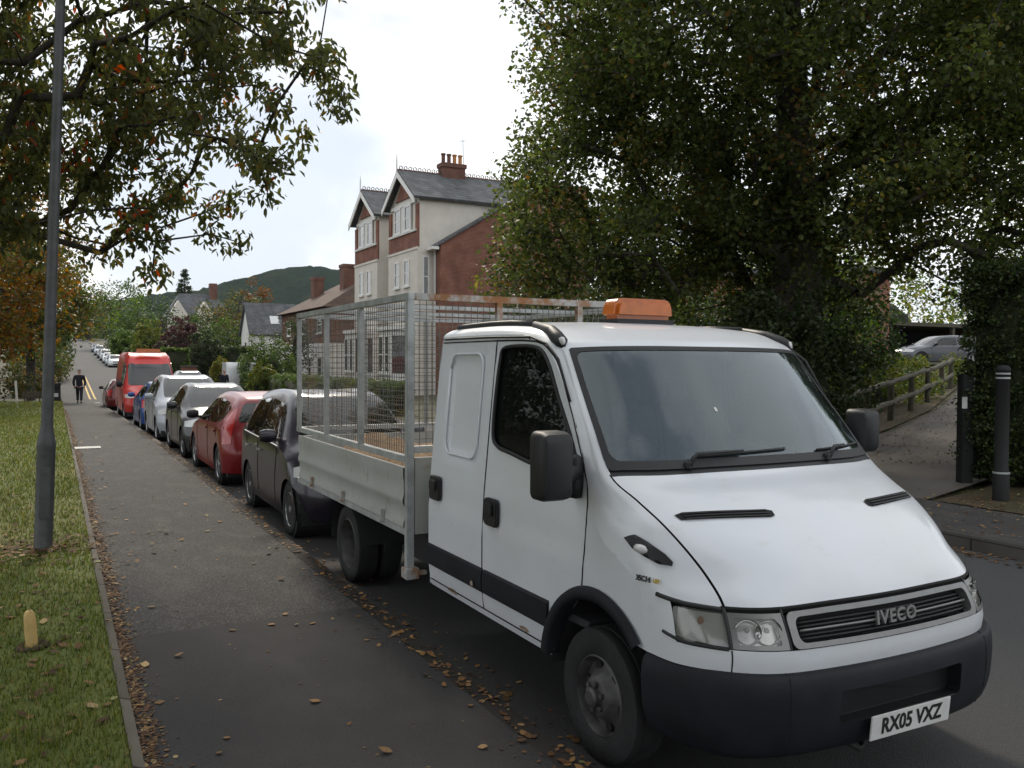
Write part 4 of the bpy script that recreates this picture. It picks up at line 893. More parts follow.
def car(name, x, y, z, facing, label, L, H, W, pnt, style=HATCH, wb=(.82, 3.38), wr=.31, cat='car', group='cars parked along the kerb', plate='front', detail=True, tail='hatch', roofc=None, mats=None, wheelstyle='car'):
    """facing -1: front end at y looking towards -Y; +1: rear end at y"""
    root = empty(name, (x, y if facing < 0 else y+L, z), label, cat, group, 0 if facing < 0 else math.pi)
    L0 = style[-2][0]; H0 = max(r[1] for r in style); W0 = max(r[5] for r in style); sl, sh, sw = L/L0, H/H0, W/2/W0
    net = []
    for (yc, zc, w2, y2, z2, w3, y3, z3) in style:
        net.append([(0, yc*sl, zc*sh), (w2*.55*sw, (yc+(y2-yc)*.28)*sl, (zc-(zc-z2)*.18)*sh), (w2*sw, y2*sl, z2*sh), (w3*sw, y3*sl, z3*sh)])
    S = Surf(net); n = len(style)-1; van = style is VAN
    sb = MB(); shell(sb, S, 0, n, 0, 3, n*3, 9)
    # flank below the belt line with wheel arches
    edge = [tuple(S(k/3, 3)[1:]) for k in range(0, n*3+1)]
    wbs = [q*sl for q in wb]; ar = wr+.05; low = edge[0][1]; poly = []
    yb = edge[-1][0]; poly = edge[:]
    for cy in reversed(wbs):
        h = low-wr+.02
        for k in range(13):
            a = math.pi*k/12; yy = cy+ar*math.cos(a); zz = wr+ar*math.sin(a)
            poly.append((yy, max(zz, low+.001) if 0 < k < 12 else low))
    W2 = W/2
    def fmap(yy, zz):
        e = np.interp(zz, [0, .35*sh, .6*sh, .85*sh, 1.3*sh], [-.045, -.005, .008, .0, 0])
        # follow the belt edge exactly at the rim
        d = min(abs(yy-edge[0][0]), abs(yy-edge[-1][0])); k = min(1, d/.12)
        i = min(range(len(edge)), key=lambda q: (edge[q][0]-yy)**2+(edge[q][1]-zz)**2); dd = math.hypot(edge[i][0]-yy, edge[i][1]-zz); k2 = min(1, dd/.15)
        xe = S(i/3, 3)[0]; return (xe*(1-k2)+(W2+e)*k2, yy, zz)
    V, F = cdt(poly, (), (.16, .12))
    P = [fmap(a, b) for a, b in V]
    for sg in (1, -1): sb.add([(p[0]*sg, p[1], p[2]) for p in P], F)
    # floor pan and arch liners
    sb.build('body', pnt, root, smooth=True)
    u = MB().box2((-W2*.9, .25, .16), (W2*.9, L-.2, .3)); 
    for cy in wbs: u.lathe([(ar, -W2*.96), (ar, W2*.96)], 20, 'x', (0, cy, wr), cap=True)
    u.build('underbody', 'chassis', root)
    for cy in wbs:
        for sg in (1, -1): wheel(root, (sg*(W2-.115), cy, wr), wr, .2, sg, wheelstyle, seg=24)
    gl = 'car_glass'
    if van:
        g = MB(); patch(g, S, rrect(5.12, -2.0, 8.1, 2.0, .5, .3), .006, (.4, .3), sides=(1,)); g.build('windscreen', gl, root, smooth='all')
        for sg in (1, -1):
            g = MB(); patch(g, S, [(6.0, 2.9), (7.0, 2.2), (8.2, 2.1), (9.1, 2.25), (9.15, 2.9)], .006, (.3, .2), sides=(sg,)); g.build('side_window', 'car_side_glass', root, smooth='all')
    else:
        g = MB(); patch(g, S, rrect(5.10, -1.93, 7.0, 1.93, .25, .2), .005, (.4, .3), sides=(1,)); g.build('windscreen', gl, root, smooth='all')
        g = MB(); patch(g, S, rrect(11.12, -1.8, 11.93, 1.8, .15, .25), .005, (.3, .3), sides=(1,)); g.build('rear_window', gl, root, smooth='all')
        for sg in (1, -1):
            g = MB(); patch(g, S, [(5.95, 2.88), (6.9, 2.28), (7.5, 2.2), (8.85, 2.17), (8.85, 2.92)], .005, (.3, .2), sides=(sg,)); g.build('side_window', 'car_side_glass', root, smooth='all')
            g = MB(); patch(g, S, [(8.97, 2.17), (9.9, 2.2), (10.05, 2.9), (8.97, 2.92)], .005, (.3, .2), sides=(sg,)); g.build('side_window', 'car_side_glass', root, smooth='all')
            g = MB(); patch(g, S, [(10.03, 2.22), (10.6, 2.35), (10.9, 2.8), (10.15, 2.9)], .005, (.3, .2), sides=(sg,)); g.build('side_window', 'car_side_glass', root, smooth='all')
    for sg in (1, -1):
        g = MB(); patch(g, S, [(2.15, 1.75), (3.0, 1.9), (3.2, 2.75), (2.35, 2.85), (2.05, 2.3)], .006, (.3, .2), sides=(sg,), thick=.01); g.build('headlight', 'lens_grey', root, smooth=True)
        if not van:
            tl = [(11.2, 2.05), (12.0, 2.0), (13.2, 2.15), (13.3, 2.85), (12.2, 2.9), (11.2, 2.45)] if tail == 'tall' else [(12.1, 1.75), (13.15, 1.9), (13.2, 2.85), (12.1, 2.9)]
            g = MB(); patch(g, S, tl, .006, (.3, .2), sides=(sg,), thick=.01); g.build('tail_light', 'red_lens', root, smooth=True)
    g = MB(); patch(g, S, rrect(1.75, -1.3, 2.4, 1.3, .2, .3), .004, (.3, .3), sides=(1,)); patch(g, S, rrect(.35, -1.2, .95, 1.2, .2, .3), .004, (.3, .3), sides=(1,)); g.build('grille', 'seal', root)
    a = S(1.35, 0); g = MB().box((0, a[1]-.012, a[2]), (.52, .012, .11)); g.build('number_plate', 'plate_white', root)
    a = S(13.4, 0); g = MB().box((0, a[1]+.012, a[2]), (.52, .012, .11)); g.build('number_plate', 'plate_white' if facing < 0 else 'plate_yellow', root)
    # mirrors
    m0 = S(6.15 if not van else 6.4, 2.75)
    for sg in (1, -1):
        g = MB(); c = (sg*(W2+.10), m0[1]+.02, m0[2]+.06*sh); g.lathe([(.01, -.11), (.07, -.1), (.09, -.03), (.09, .05), (.06, .1), (.01, .11)], 10, 'x', (0, 0, 0)); hh = 1.7 if van else 1
        g.v = [(p[0]*.95+c[0], p[1]*.75+c[1], p[2]*hh*.9+c[2]) for p in g.v]; g.box((sg*(W2+.0), c[1]+.01, c[2]-.05), (.12, .05, .04)); g.build('door_mirror', (mats or {}).get('mirror', 'black_plastic'), root, smooth=True)
    # door gaps and handles
    if detail:
        for sg in (1, -1):
            g = MB(); zb = style[8][7]*sh
            for yy in ((1.3, 2.52, 3.35) if not van else (1.15, 2.4)):
                yy *= sl
                pts = [fmap(yy+(0.10 if yy < 2*sl else -.05 if yy > 3*sl else 0)*math.sin(t*math.pi*.5), zb-.02-t*(zb-.34)) for t in (0, .25, .5, .75, 1)]
                if yy > 3*sl: pts = [p for p in pts if math.hypot(p[1]-wbs[1], p[2]-wr) > ar+.02]
                g.tube([((p[0]+.001)*sg, p[1], p[2]) for p in pts], .0045, 4)
            g.build('door_gap', 'gap', root)
            g = MB()
            for yy in ((2.36, 3.2) if not van else (2.25,)):
                p = fmap(yy*sl, .86*sh if not van else 1.05); g.box((sg*(p[0]+.018), p[1], p[2]), (.03, .17, .03))
            g.build('door_handle', (mats or {}).get('handle', pnt), root, bevel=.006)
            g = MB(); 
            pts = [S.off(5.9+k*.42, 2.97, .006) for k in range(12)] if not van else []
            if pts and (mats or {}).get('trim'): g.tube([(p[0]*sg, p[1], p[2]) for p in pts], .009, 5); g.build('window_trim', mats['trim'], root)
    return root
MT['plate_yellow'] = mat('plate_yellow', (.55, .42, .06), .4)

def parked():
    cx = lambda w: 2.32+w/2
    def zr(y): return prof(y)+RZ
    car('parked_car', cx(1.7)+.03, 9.35, zr(9), -1, 'small dark purple-black hatchback parked nose to the truck, with bright window trim', 3.62, 1.62, 1.7, 'paint_purple', MPV, (.70, 3.30), .30, mats={'trim': 'alloy', 'handle': 'alloy', 'mirror': 'paint_purple'})
    car('parked_car', cx(1.76), 13.98, zr(15), 1, 'dark red hatchback seen from behind, with a tall red tail lamp and pale rear window', 4.2, 1.47, 1.76, 'paint_red', HATCH, (.84, 3.42), .315, tail='tall')
    car('parked_car', cx(1.72)-.02, 18.3, zr(20), -1, 'black-green car with its windscreen facing us, behind the dark red hatchback', 3.9, 1.50, 1.70, 'paint_black', HATCH, (.80, 3.35), .305, mats={'mirror': 'paint_black'})
    car('parked_car', cx(1.8)-.06, 22.95, zr(25), -1, 'silver people carrier between the black car and the blue car', 4.15, 1.66, 1.8, 'paint_silver', MPV, (.80, 3.30), .315, mats={'mirror': 'paint_silver'})
    b = car('parked_car', cx(1.7)-.05, 27.9, zr(30), 1, 'small bright blue hatchback seen from behind, in front of the red van', 3.8, 1.46, 1.68, 'paint_blue', HATCH, (.80, 3.35), .30, mats={'mirror': 'paint_blue'})
    v = car('parked_van', cx(1.95)-.06, 34.4, zr(37), -1, 'bright red high-roofed panel van with an orange beacon on its roof', 5.6, 2.52, 1.96, 'paint_vanred', VAN, (.85, 4.2), .33, cat='van', mats={'mirror': 'black_plastic'})
    g = MB(); g.prism([(-.45, 2.50), (.45, 2.50), (.42, 2.66), (-.42, 2.66)], lambda u, v_, h: (u, h, v_), 1.95, 2.2); g.build('beacon', 'amber', v, bevel=.02)
    car('parked_car', cx(1.75)-.2, 44.2, zr(46), 1, 'dark red car beyond the red van, mostly hidden by it', 4.2, 1.45, 1.75, 'paint_darkred', HATCH, (.82, 3.38), .31, detail=False)
    # far side of the road
    car('parked_suv', 7.55, 56.0, zr(58), -1, 'black off-road car across the street with silver roof rails', 4.5, 1.80, 1.86, 'paint_black', MPV, (.82, 3.3), .36, group='cars parked across the street', mats={'trim': 'alloy'})
    w = car('parked_van', 9.7, 63.0, terr(12, 63)+.1, -1, 'white panel van parked side-on behind the street hedge', 5.0, 2.25, 1.9, 'paint_white_car', VAN, (.85, 4.2), .33, cat='van', group='vans', detail=False)
    w.rotation_euler = (0, 0, R(90)); w.location = (15.1, 61.0, terr(12, 61)-.05); w['label'] = 'white panel van parked side-on behind the street hedge'
    specs = [(128, 'paint_white_car', MPV, 'white car nearest us in the far row up the hill'), (135, 'paint_pale_blue', HATCH, 'pale silver-blue car second in the far row up the hill'), (143, 'paint_white_car', HATCH, 'white hatchback third in the far row up the hill'), (152, 'paint_silver', MPV, 'silver tall car fourth in the far row up the hill'),
             (162, 'paint_grey', HATCH, 'dark grey car fifth in the far row up the hill'), (174, 'paint_pale_blue', MPV, 'bluish silver tall car sixth in the far row up the hill'), (188, 'paint_grey', HATCH, 'grey car last in the far row at the top of the hill')]
    for y, p, st, lb in specs:
        c = car('parked_car', 7.35, y, zr(y+2), -1, lb, 4.2, 1.68 if st is MPV else 1.5, 1.78, p, st, (.82, 3.38), .31, detail=False, group='cars parked up the hill')
        c.rotation_euler = (-math.atan2(prof(y+4)-prof(y), 4)*-1, 0, 0)
    e = car('parked_car', 36.0, 28.0, terr(37, 27)+.02, -1, 'grey estate car in the raised car park beyond the brambles, with roof rails', 4.6, 1.48, 1.78, 'paint_grey', HATCH, (.86, 3.25), .32, group='cars in the car park', mats={'trim': 'alloy'})
    e.rotation_euler = (0, 0, R(-112)); e.location = (36.8, 29.3, terr(38, 28)+.02)
    e = car('parked_car', 44.5, 31.5, terr(44, 30), -1, 'pale silver car behind the grey estate, at the edge of the hedge', 4.3, 1.45, 1.75, 'paint_silver', HATCH, (.82, 3.38), .31, group='cars in the car park', detail=False)
    e.rotation_euler = (0, 0, R(-105))
parked()

# ================================================================== THE TRUCK
TX, TY = 3.367, 6.0
REP, BAD = (4.16, 3.92), (2.75, 4.42)
def tside(z): return .998 if z < 1.15 else .998-(z-1.15)*.088
def build_truck():
    root = empty('flatbed_truck', (TX, TY, RZ), 'white crew-cab truck with mesh cage over its bed and an orange roof beacon', 'truck')
    rows = [  # (Y, z) per column, a per column; Y is the world distance, shifted below
     [(0,2.62,.69),(.35,2.635,.69),(.64,2.68,.69),(.825,2.785,.69),(.965,2.97,.69),(.992,3.17,.69)],
     [(0,2.615,.785),(.35,2.63,.785),(.64,2.675,.785),(.825,2.785,.785),(.965,2.97,.785),(.992,3.18,.785)],
     [(0,2.70,.95),(.35,2.715,.95),(.63,2.755,.945),(.81,2.86,.945),(.955,3.03,.955),(.992,3.24,.96)],
     [(0,2.79,1.06),(.35,2.80,1.06),(.61,2.85,1.055),(.81,2.96,1.045),(.957,3.12,1.035),(.994,3.31,1.02)],
     [(0,2.92,1.175),(.35,2.93,1.175),(.63,2.97,1.17),(.84,3.07,1.15),(.962,3.22,1.12),(.996,3.39,1.06)],
     [(0,3.08,1.285),(.35,3.09,1.285),(.65,3.13,1.28),(.87,3.22,1.255),(.962,3.34,1.21),(.997,3.47,1.10)],
     [(0,3.24,1.37),(.35,3.25,1.37),(.66,3.29,1.365),(.89,3.39,1.34),(.963,3.46,1.27),(.998,3.53,1.13)],
     [(0,3.42,1.455),(.35,3.43,1.455),(.68,3.48,1.45),(.925,3.575,1.445),(.972,3.61,1.40),(tside(1.25),3.63,1.25)],
     [(0,3.60,1.66),(.35,3.61,1.66),(.68,3.66,1.66),(.905,3.755,1.655),(.935,3.79,1.645),(tside(1.62),3.82,1.62)],
     [(0,3.78,1.875),(.35,3.79,1.875),(.67,3.84,1.875),(.875,3.935,1.865),(.905,3.96,1.86),(tside(1.85),3.99,1.85)],
     [(0,3.97,2.09),(.35,3.98,2.09),(.65,4.02,2.085),(.845,4.11,2.075),(.875,4.15,2.07),(tside(2.06),4.19,2.055)],
     [(0,4.09,2.155),(.35,4.10,2.155),(.63,4.14,2.152),(.81,4.22,2.145),(.875,4.29,2.14),(tside(2.13),4.36,2.128)],
     [(0,4.40,2.235),(.35,4.40,2.232),(.62,4.42,2.222),(.79,4.45,2.21),(.872,4.50,2.19),(tside(2.17),4.56,2.165)],
     [(0,5.0,2.275),(.35,5.0,2.27),(.60,5.0,2.26),(.79,5.0,2.24),(.875,5.0,2.21),(tside(2.18),5.0,2.175)],
     [(0,5.70,2.27),(.35,5.70,2.265),(.60,5.70,2.25),(.79,5.70,2.235),(.875,5.70,2.205),(tside(2.18),5.70,2.175)]]
    S = Surf([[(a, Y-TY, z) for a, Y, z in r] for r in rows]); c = root
    B = MB(); shell(B, S, 0, 1, 0, 5, 3, 30); shell(B, S, 1, 2, 4.1, 5, 5, 6); shell(B, S, 2, 7, 3.06, 5, 26, 10); shell(B, S, 7, 10, 3, 5, 16, 10); shell(B, S, 10, 14, 0, 5, 26, 26)
    # back of the cab
    A = [S(14, t*.25) for t in range(21)]; rear = [(p[0], p[1]+.02, p[2]) for p in A]+[(tside(z), 5.735-TY, z) for z in (2.0, 1.6, 1.15, .42)]
    rear = rear+[(-x, y, z) for x, y, z in reversed(rear)]; B.add(rear, [tuple(range(len(rear)))])
    B.add([tuple(p) for p in A]+rear[:21], [(i, i+1, 22+i, 21+i) for i in range(20)])
    B.add([(-p[0], p[1], p[2]) for p in A]+[(-p[0], p[1], p[2]) for p in rear[:21]], [(i, i+1, 22+i, 21+i) for i in range(20)])
    # flanks
    edge = [tuple(S(k/4, 5)[1:]) for k in range(0, 57)]; ac, az, ar = 3.585-TY, .37, .455
    poly = edge+[(5.735-TY, 2.10), (5.74-TY, 1.2), (5.74-TY, .41)]
    a0 = math.asin((.41-az)/ar)
    for k in range(17): a = a0+(math.pi-a0-.80)*k/16; poly.append((ac+ar*math.cos(a), az+ar*math.sin(a)))
    win = [(4.79, 2.05), (4.73, 2.092), (4.38, 2.09), (4.22, 2.02), (4.05, 1.80), (3.88, 1.58), (3.80, 1.44), (3.92, 1.41), (4.25, 1.425), (4.54, 1.46), (4.73, 1.485), (4.80, 1.55), (4.81, 1.75)]
    win = [(a-TY, b) for a, b in catmull1(win+[win[0]], 4)[:-1]]
    dfront = [(3.78, .735), (3.72, .82), (3.70, .95), (3.69, 1.30), (3.735, 1.44), (3.90, 1.72), (4.07, 1.97), (4.18, 2.06), (4.36, 2.122), (4.862, 2.135)]
    dfront = [(a-TY, b) for a, b in catmull1(dfront, 3)]
    def fmap(yy, zz):
        i = min(range(len(edge)), key=lambda q: (edge[q][0]-yy)**2+(edge[q][1]-zz)**2); dd = math.hypot(edge[i][0]-yy, edge[i][1]-zz); k = min(1, dd/.22); k = k*k*(3-2*k)*.35+k*.65
        x = tside(zz)+.010*(1/(1+math.exp((zz-1.02)/.012)))*min(1, max(0, yy+TY-3.5)/.3)
        if zz < .62: x -= (.62-zz)**2*.6
        # pressed blank panel in the rear door
        q = max(abs((yy+TY-5.27)/.235), abs((zz-1.72)/.33)); 
        if q < 1.12: x -= .018*min(1, (1.12-q)/.14)
        return (S(i/4, 5)[0]*(1-k)+x*k, yy, zz)
    def frontof(yy, zz):  # ahead of the front door edge?
        for (a, b), (c_, d) in zip(dfront[:-1], dfront[1:]):
            if b <= zz <= d: return yy < a+(c_-a)*(zz-b)/(d-b+1e-9)
        return zz > 2.13 or yy < -2.25
    V, F = cdt(poly, (win,), (.05, .05)); P = [fmap(a, b) for a, b in V]
    reg = {'body': [], 'front': [], 'rear': []}
    for f in F:
        cy = sum(V[i][0] for i in f)/3; cz = sum(V[i][1] for i in f)/3
        reg['body' if (cz > 2.132 or frontof(cy, cz) or cz < .46) else 'front' if cy < 4.862-TY else 'rear'].append(f)
    for sg in (1, -1):
        B.add([(p[0]*sg, p[1], p[2]) for p in P], reg['body'])
    B.build('cab_body', 'van_white', root, smooth=True)
    doors = {}
    for sg in (-1, 1):
        for k in ('front', 'rear'):
            g = MB(); g.add([(p[0]*sg, p[1], p[2]) for p in P], reg[k]); 
            used = sorted({i for f in g.f for i in f}); mp_ = {o: n for n, o in enumerate(used)}; g.v = [g.v[i] for i in used]; g.f = [tuple(mp_[i] for i in f) for f in g.f]
            doors[(sg, k)] = g.build('front_door' if k == 'front' else 'rear_door', 'van_white', root, smooth=True)
        # glass with its black rubber surround
        g = MB(); VV, FF = cdt(win, (), (.1, .1)); g.add([((fmap(a, b)[0]-.012)*sg, a, b) for a, b in VV], FF); g.build('door_window', 'side_glass', doors[(sg, 'front')])
        g = MB(); g.tube([((fmap(a, b)[0]+.001)*sg, a, b) for a, b in win+[win[0]]], .013, 6); g.build('window_seal', 'seal', doors[(sg, 'front')], smooth='all')
        for (yy, zz, a_, b_, dk) in ((4.95, .60, .022, .018, 'rear'), (5.35, .45, .09, .018, 'rear'), (4.33, .475, .06, .014, 'front')):
            g = MB(); pp = [(yy-TY+a_*math.cos(k*.7)*(1+.3*math.sin(k*3.1)), zz+b_*math.sin(k*.7)*(1+.3*math.cos(k*2.3))) for k in range(9)]; g.add([((fmap(u, v)[0]+(.033 if .55 < v < .72 else .002))*sg, u, v) for u, v in pp], [tuple(range(9))]); g.build('rust_patch', 'rust_spot', doors[(sg, dk)])
        # quarter triangle behind the mirror
        g = MB().prism([(3.83-TY, 1.43), (3.97-TY, 1.44), (3.97-TY, 1.63), (3.90-TY, 1.55)], lambda u, v, h: (sg*(tside(v)+h), u, v), -.005, .012); g.build('mirror_gusset', 'black_plastic', doors[(sg, 'front')])
        for pts in (dfront, [(4.862-TY, z) for z in (2.13, 1.6, 1.2, .9, .6, .46)], [(yy-TY, 2.135) for yy in (4.84, 5.2, 5.70)], [(yy-TY, .455) for yy in (3.99, 4.4, 4.83, 5.3, 5.73)]):
            g = MB(); g.tube([((fmap(a, b)[0]+.0005)*sg, a, b) for a, b in pts], .0052, 5); g.build('door_gap', 'gap', root)
        # drip rail above the doors
        g = MB(); g.tube([((fmap(a, b)[0]+.004)*sg, a, b+.004) for a, b in [(3.93-TY, 1.79), (4.08-TY, 2.015), (4.22-TY, 2.10), (4.42-TY, 2.145), (5.0-TY, 2.155), (5.68-TY, 2.155)]], .0075, 5); g.build('drip_rail', 'seal', root, smooth='all')
        # handles
        for k, yy, zz in (('front', 4.72, 1.085), ('rear', 5.60, 1.12)):
            g = MB().prism(rrect(yy-TY-.085, zz-.085, yy-TY+.085, zz+.085, .03), lambda u, v, h: (sg*(tside(v)+.010+h), u, v), -.005, .022); g.prism(rrect(yy-TY-.05, zz-.02, yy-TY+.06, zz+.06, .02), lambda u, v, h: (sg*(tside(v)+.010+h), u, v), .022, .036)
            g.build('door_handle', 'black_plastic', doors[(sg, k)], bevel=.006)
        g = MB(); pp = rrect(5.02-TY, 1.375, 5.53-TY, 2.055, .09, .10, 5); g.tube([((tside(v)+.001)*sg, u, v) for u, v in pp+[pp[0]]], .0085, 6); g.build('pressed_panel_edge', 'van_white', doors[(sg, 'rear')], smooth='all')
        g = MB().lathe([(.013, 0), (.013, .006), (.001, .007)], 10, 'x', (sg*1.006, 4.74-TY, .935)); g.v = [(p[0], p[1], p[2]) for p in g.v]; g.build('door_lock', 'seal', doors[(sg, 'front')])
        # black rubbing strip and wheel arch trim
        def strip_box(y0, y1, z0, z1):
            g = MB(); pr = [(0, z0), (.020, z0+.015), (.024, (z0+z1)/2), (.020, z1-.015), (0, z1)]; rows_ = []
            for t in range(9):
                yy = y0+(y1-y0)*t/8; rows_.append([(sg*(tside(z)+.006+o), yy-TY, z) for o, z in pr])
            g.grid(rows_); g.add(rows_[0], [(0, 1, 2, 3, 4)]); g.add(rows_[-1], [(0, 1, 2, 3, 4)]); return g
        strip_box(4.03, 4.826, .555, .715).build('rubbing_strip', 'bumper_plastic', doors[(sg, 'front')], smooth=True)
        strip_box(4.845, 5.74, .555, .715).build('rubbing_strip', 'bumper_plastic', doors[(sg, 'rear')], smooth=True)
        g = MB(); R_ = []
        for t in range(25):
            a = .12+(math.pi-.12-.74)*t/24; row = []
            for (rr, o) in ((.44, -.06), (.445, .012), (.462, .024), (.505, .022), (.515, .0)):
                yy, zz = ac+rr*math.cos(a), az+rr*math.sin(a); row.append((sg*(tside(zz)+.008+o), yy, zz))
            R_.append(row)
        g.grid(R_); g.build('wheel_arch_trim', 'bumper_plastic', root, smooth='all')
        # roof side rail and its front pod
        g = MB(); rail = [S.off(s_, 3.05, .012) for s_ in (12.2, 12.8, 13.2, 13.6, 13.95)]; g.tube([(p[0]*sg, p[1], p[2]) for p in rail], .020, 8); g.build('roof_rail', 'black_plastic', root, smooth='all')
        g = MB(); poly_ = [(10.5, 2.72), (10.62, 2.98), (11.3, 3.55), (12.3, 3.35), (12.3, 2.85), (11.3, 2.75)]
        pd = [S.off(s_, t_, h_) for s_, t_, h_ in ((10.12, 3.25, -.004), (10.4, 3.3, .004), (10.9, 3.4, .006), (11.5, 3.3, .006), (12.25, 3.12, .008))]; g.tube([(p[0]*sg, p[1], p[2]) for p in pd], [.012, .038, .042, .034, .022], 12); g.build('roof_pod', 'black_plastic', root, smooth='all')
        g = MB(); pd = [S.off(s_, t_, h_) for s_, t_, h_ in ((10.16, 3.22, .010), (10.38, 3.27, .018), (10.62, 3.3, .016))]; g.tube([(p[0]*sg, p[1], p[2]) for p in pd], [.010, .024, .018], 10); g.build('roof_marker_lamp', 'lens_grey', root, smooth='all')
        # repeater lamp in a black surround
        def fs(s0, t0, w_, h_): return S.off(s0, t0, 0)
    # repeater, on the wing
    for sg in (-1, 1):
        g = MB(); cs, ct = REP; patch(g, S, [(cs+.74, ct+.38), (cs+.62, ct+.05), (cs+.28, ct-.16), (cs-.22, ct-.38), (cs-.50, ct-.42), (cs-.66, ct-.34), (cs-.58, ct-.06), (cs-.25, ct+.16), (cs+.2, ct+.34)], .010, (.2, .08), sides=(sg,), thick=.014); g.build('repeater_housing', 'black_plastic', root, smooth=True)
        g = MB(); p = S.off(cs+.22, ct+.26, .012); q = S.off(cs-.06, ct+.0, .012); m_ = (p+q)/2; g.tube([(m_[0]*sg+(p[0]-m_[0])*sg*t, m_[1]+(p[1]-m_[1])*t, m_[2]+(p[2]-m_[2])*t) for t in (-1, -.6, 0, .6, 1)], [.006, .019, .022, .019, .006], 10); g.build('repeater_lamp', 'lens_grey', root, smooth='all')
    # bonnet
    g = MB(); shell(g, S, 2.03, 6.93, 0, 3.0, 30, 18); bon = g.build('bonnet', 'van_white', root, smooth='all')
    g = MB(); shell(g, S, 1.9, 7.05, 0, 3.1, 30, 12, off=-.014); g.build('bonnet_gap', 'gap', root)
    for sg in (-1, 1):
        g = MB(); patch(g, S, [(5.06, .90), (5.14, 1.0), (5.30, 2.45), (5.22, 2.64), (5.02, 2.60), (4.84, 1.0), (4.88, .92)], .004, (.1, .15), sides=(sg,)); bv = g.build('bonnet_vent', 'gap', bon)
        for ds in (.06, .5, .94):
            g = MB(); pts = [S.off(4.86+ds*.22+(t_-1)*.10, t_, .009) for t_ in (1.0, 1.4, 1.8, 2.2, 2.5)]; g.tube([(p[0]*sg, p[1], p[2]) for p in pts], .0035, 4); g.build('vent_slat', 'black_plastic', bv)
    g = MB(); seam(g, S, [(2.0, -3.1), (2.0, 3.1)], .009, -.002, sides=(1,), n=30); g.build('bonnet_lip_shadow_gap', 'gap', root)
    for sg in (-1, 1):
        g = MB(); seam(g, S, [(1.94, 3.1), (1.96, 3.8), (2.05, 4.4)], .012, -.002, sides=(sg,)); g.build('headlamp_trim', 'black_plastic', root, smooth='all')
        g = MB(); seam(g, S, [(1.0, 3.1), (1.04, 3.9), (1.18, 4.4)], .009, -.001, sides=(sg,)); g.build('headlamp_trim', 'black_plastic', root, smooth='all')
    g = MB(); seam(g, S, [(0, 3.05), (.98, 3.05)], .0035, -.001); g.build('panel_gap', 'gap', root)
    # scuttle, windscreen, surround
    g = MB(); shell(g, S, 6.93, 7.16, 0, 3.05, 3, 18, off=-.004); g.build('scuttle', 'black_plastic', root, smooth='all')
    ws = rrect(7.22, -2.88, 9.93, 2.88, .22, .22, 5)
    g = MB(); patch(g, S, ws, .002, (.2, .25), sides=(1,)); scr = g.build('windscreen', 'screen', root, smooth='all')
    fr = rrect(7.08, -3.0, 10.03, 3.0, .12, .12, 4)
    g = MB(); V_, F_ = cdt(fr, (rrect(7.30, -2.80, 9.88, 2.80, .22, .2, 5),), (.2, .2)); g.add([tuple(S.off(a, b, .005)) for a, b in V_], F_); g.build('windscreen_surround', 'seal', scr, smooth='all')
    g = MB(); patch(g, S, [(8.36, -.51), (8.46, -.51), (8.46, -.46), (8.36, -.46)], .004, (.1, .1), sides=(1,)); g.build('sticker', 'plate_white', scr)
    for (b0, tip, arm) in (((7.10, -1.5), ((7.34, -1.35), (7.42, .45)), 1), ((7.10, 1.3), ((7.34, 1.15), (7.42, 2.6)), 1)):
        g = MB(); e0, e1 = tip; mid = ((e0[0]+e1[0])/2, (e0[1]+e1[1])/2)
        g.tube([tuple(S.off(b0[0], -e1[1] if False else b0[1], .02)), tuple(S.off(b0[0]+.2, b0[1]+.15, .05)), tuple(S.off(mid[0], mid[1], .03))], [.013, .010, .006], 6)
        g.tube([tuple(S.off(e0[0]+(e1[0]-e0[0])*k/8, e0[1]+(e1[1]-e0[1])*k/8, .010)) for k in range(9)], .0075, 5)
        g.lathe([(.022, 0), (.022, .03), (.012, .035)], 8, 'z', tuple(S.off(b0[0], b0[1], .0))); g.build('wiper', 'black_plastic', root, smooth='all')
    # lamps and grille band
    g = MB(); shell(g, S, .98, 2.02, 0, 4.4, 8, 26, off=-.045); g.build('grille_recess', 'gap', root)
    for sg in (-1, 1):
        lamp = MB(); patch(lamp, S, [(1.04, 1.95), (1.88, 1.95), (1.88, 3.0), (1.87, 3.8), (1.82, 4.06), (1.5, 4.16), (1.12, 4.24), (1.05, 4.0), (1.03, 3.0)], -.002, (.25, .2), sides=(sg,)); lo = lamp.build('headlamp', 'lens', root, smooth='all')
        g = MB(); patch(g, S, [(1.06, 1.97), (1.87, 1.97), (1.87, 2.92), (1.06, 2.92)], -.030, (.3, .2), sides=(sg,)); g.build('lamp_bezel', 'bright', lo)
        g = MB(); patch(g, S, [(1.06, 3.10), (1.86, 3.10), (1.82, 4.0), (1.5, 4.1), (1.14, 4.18)], -.026, (.2, .2), sides=(sg,)); g.build('indicator_reflector', 'lens_grey', lo, smooth='all')
        g = MB(); p = S.off(1.62, 3.55, -.018); g.lathe([(.001, -.008), (.014, -.006), (.018, 0), (.014, .006), (.001, .008)], 12, 'y', (p[0]*sg, p[1], p[2])); g.build('indicator_bulb', 'terracotta', lo, smooth='all')
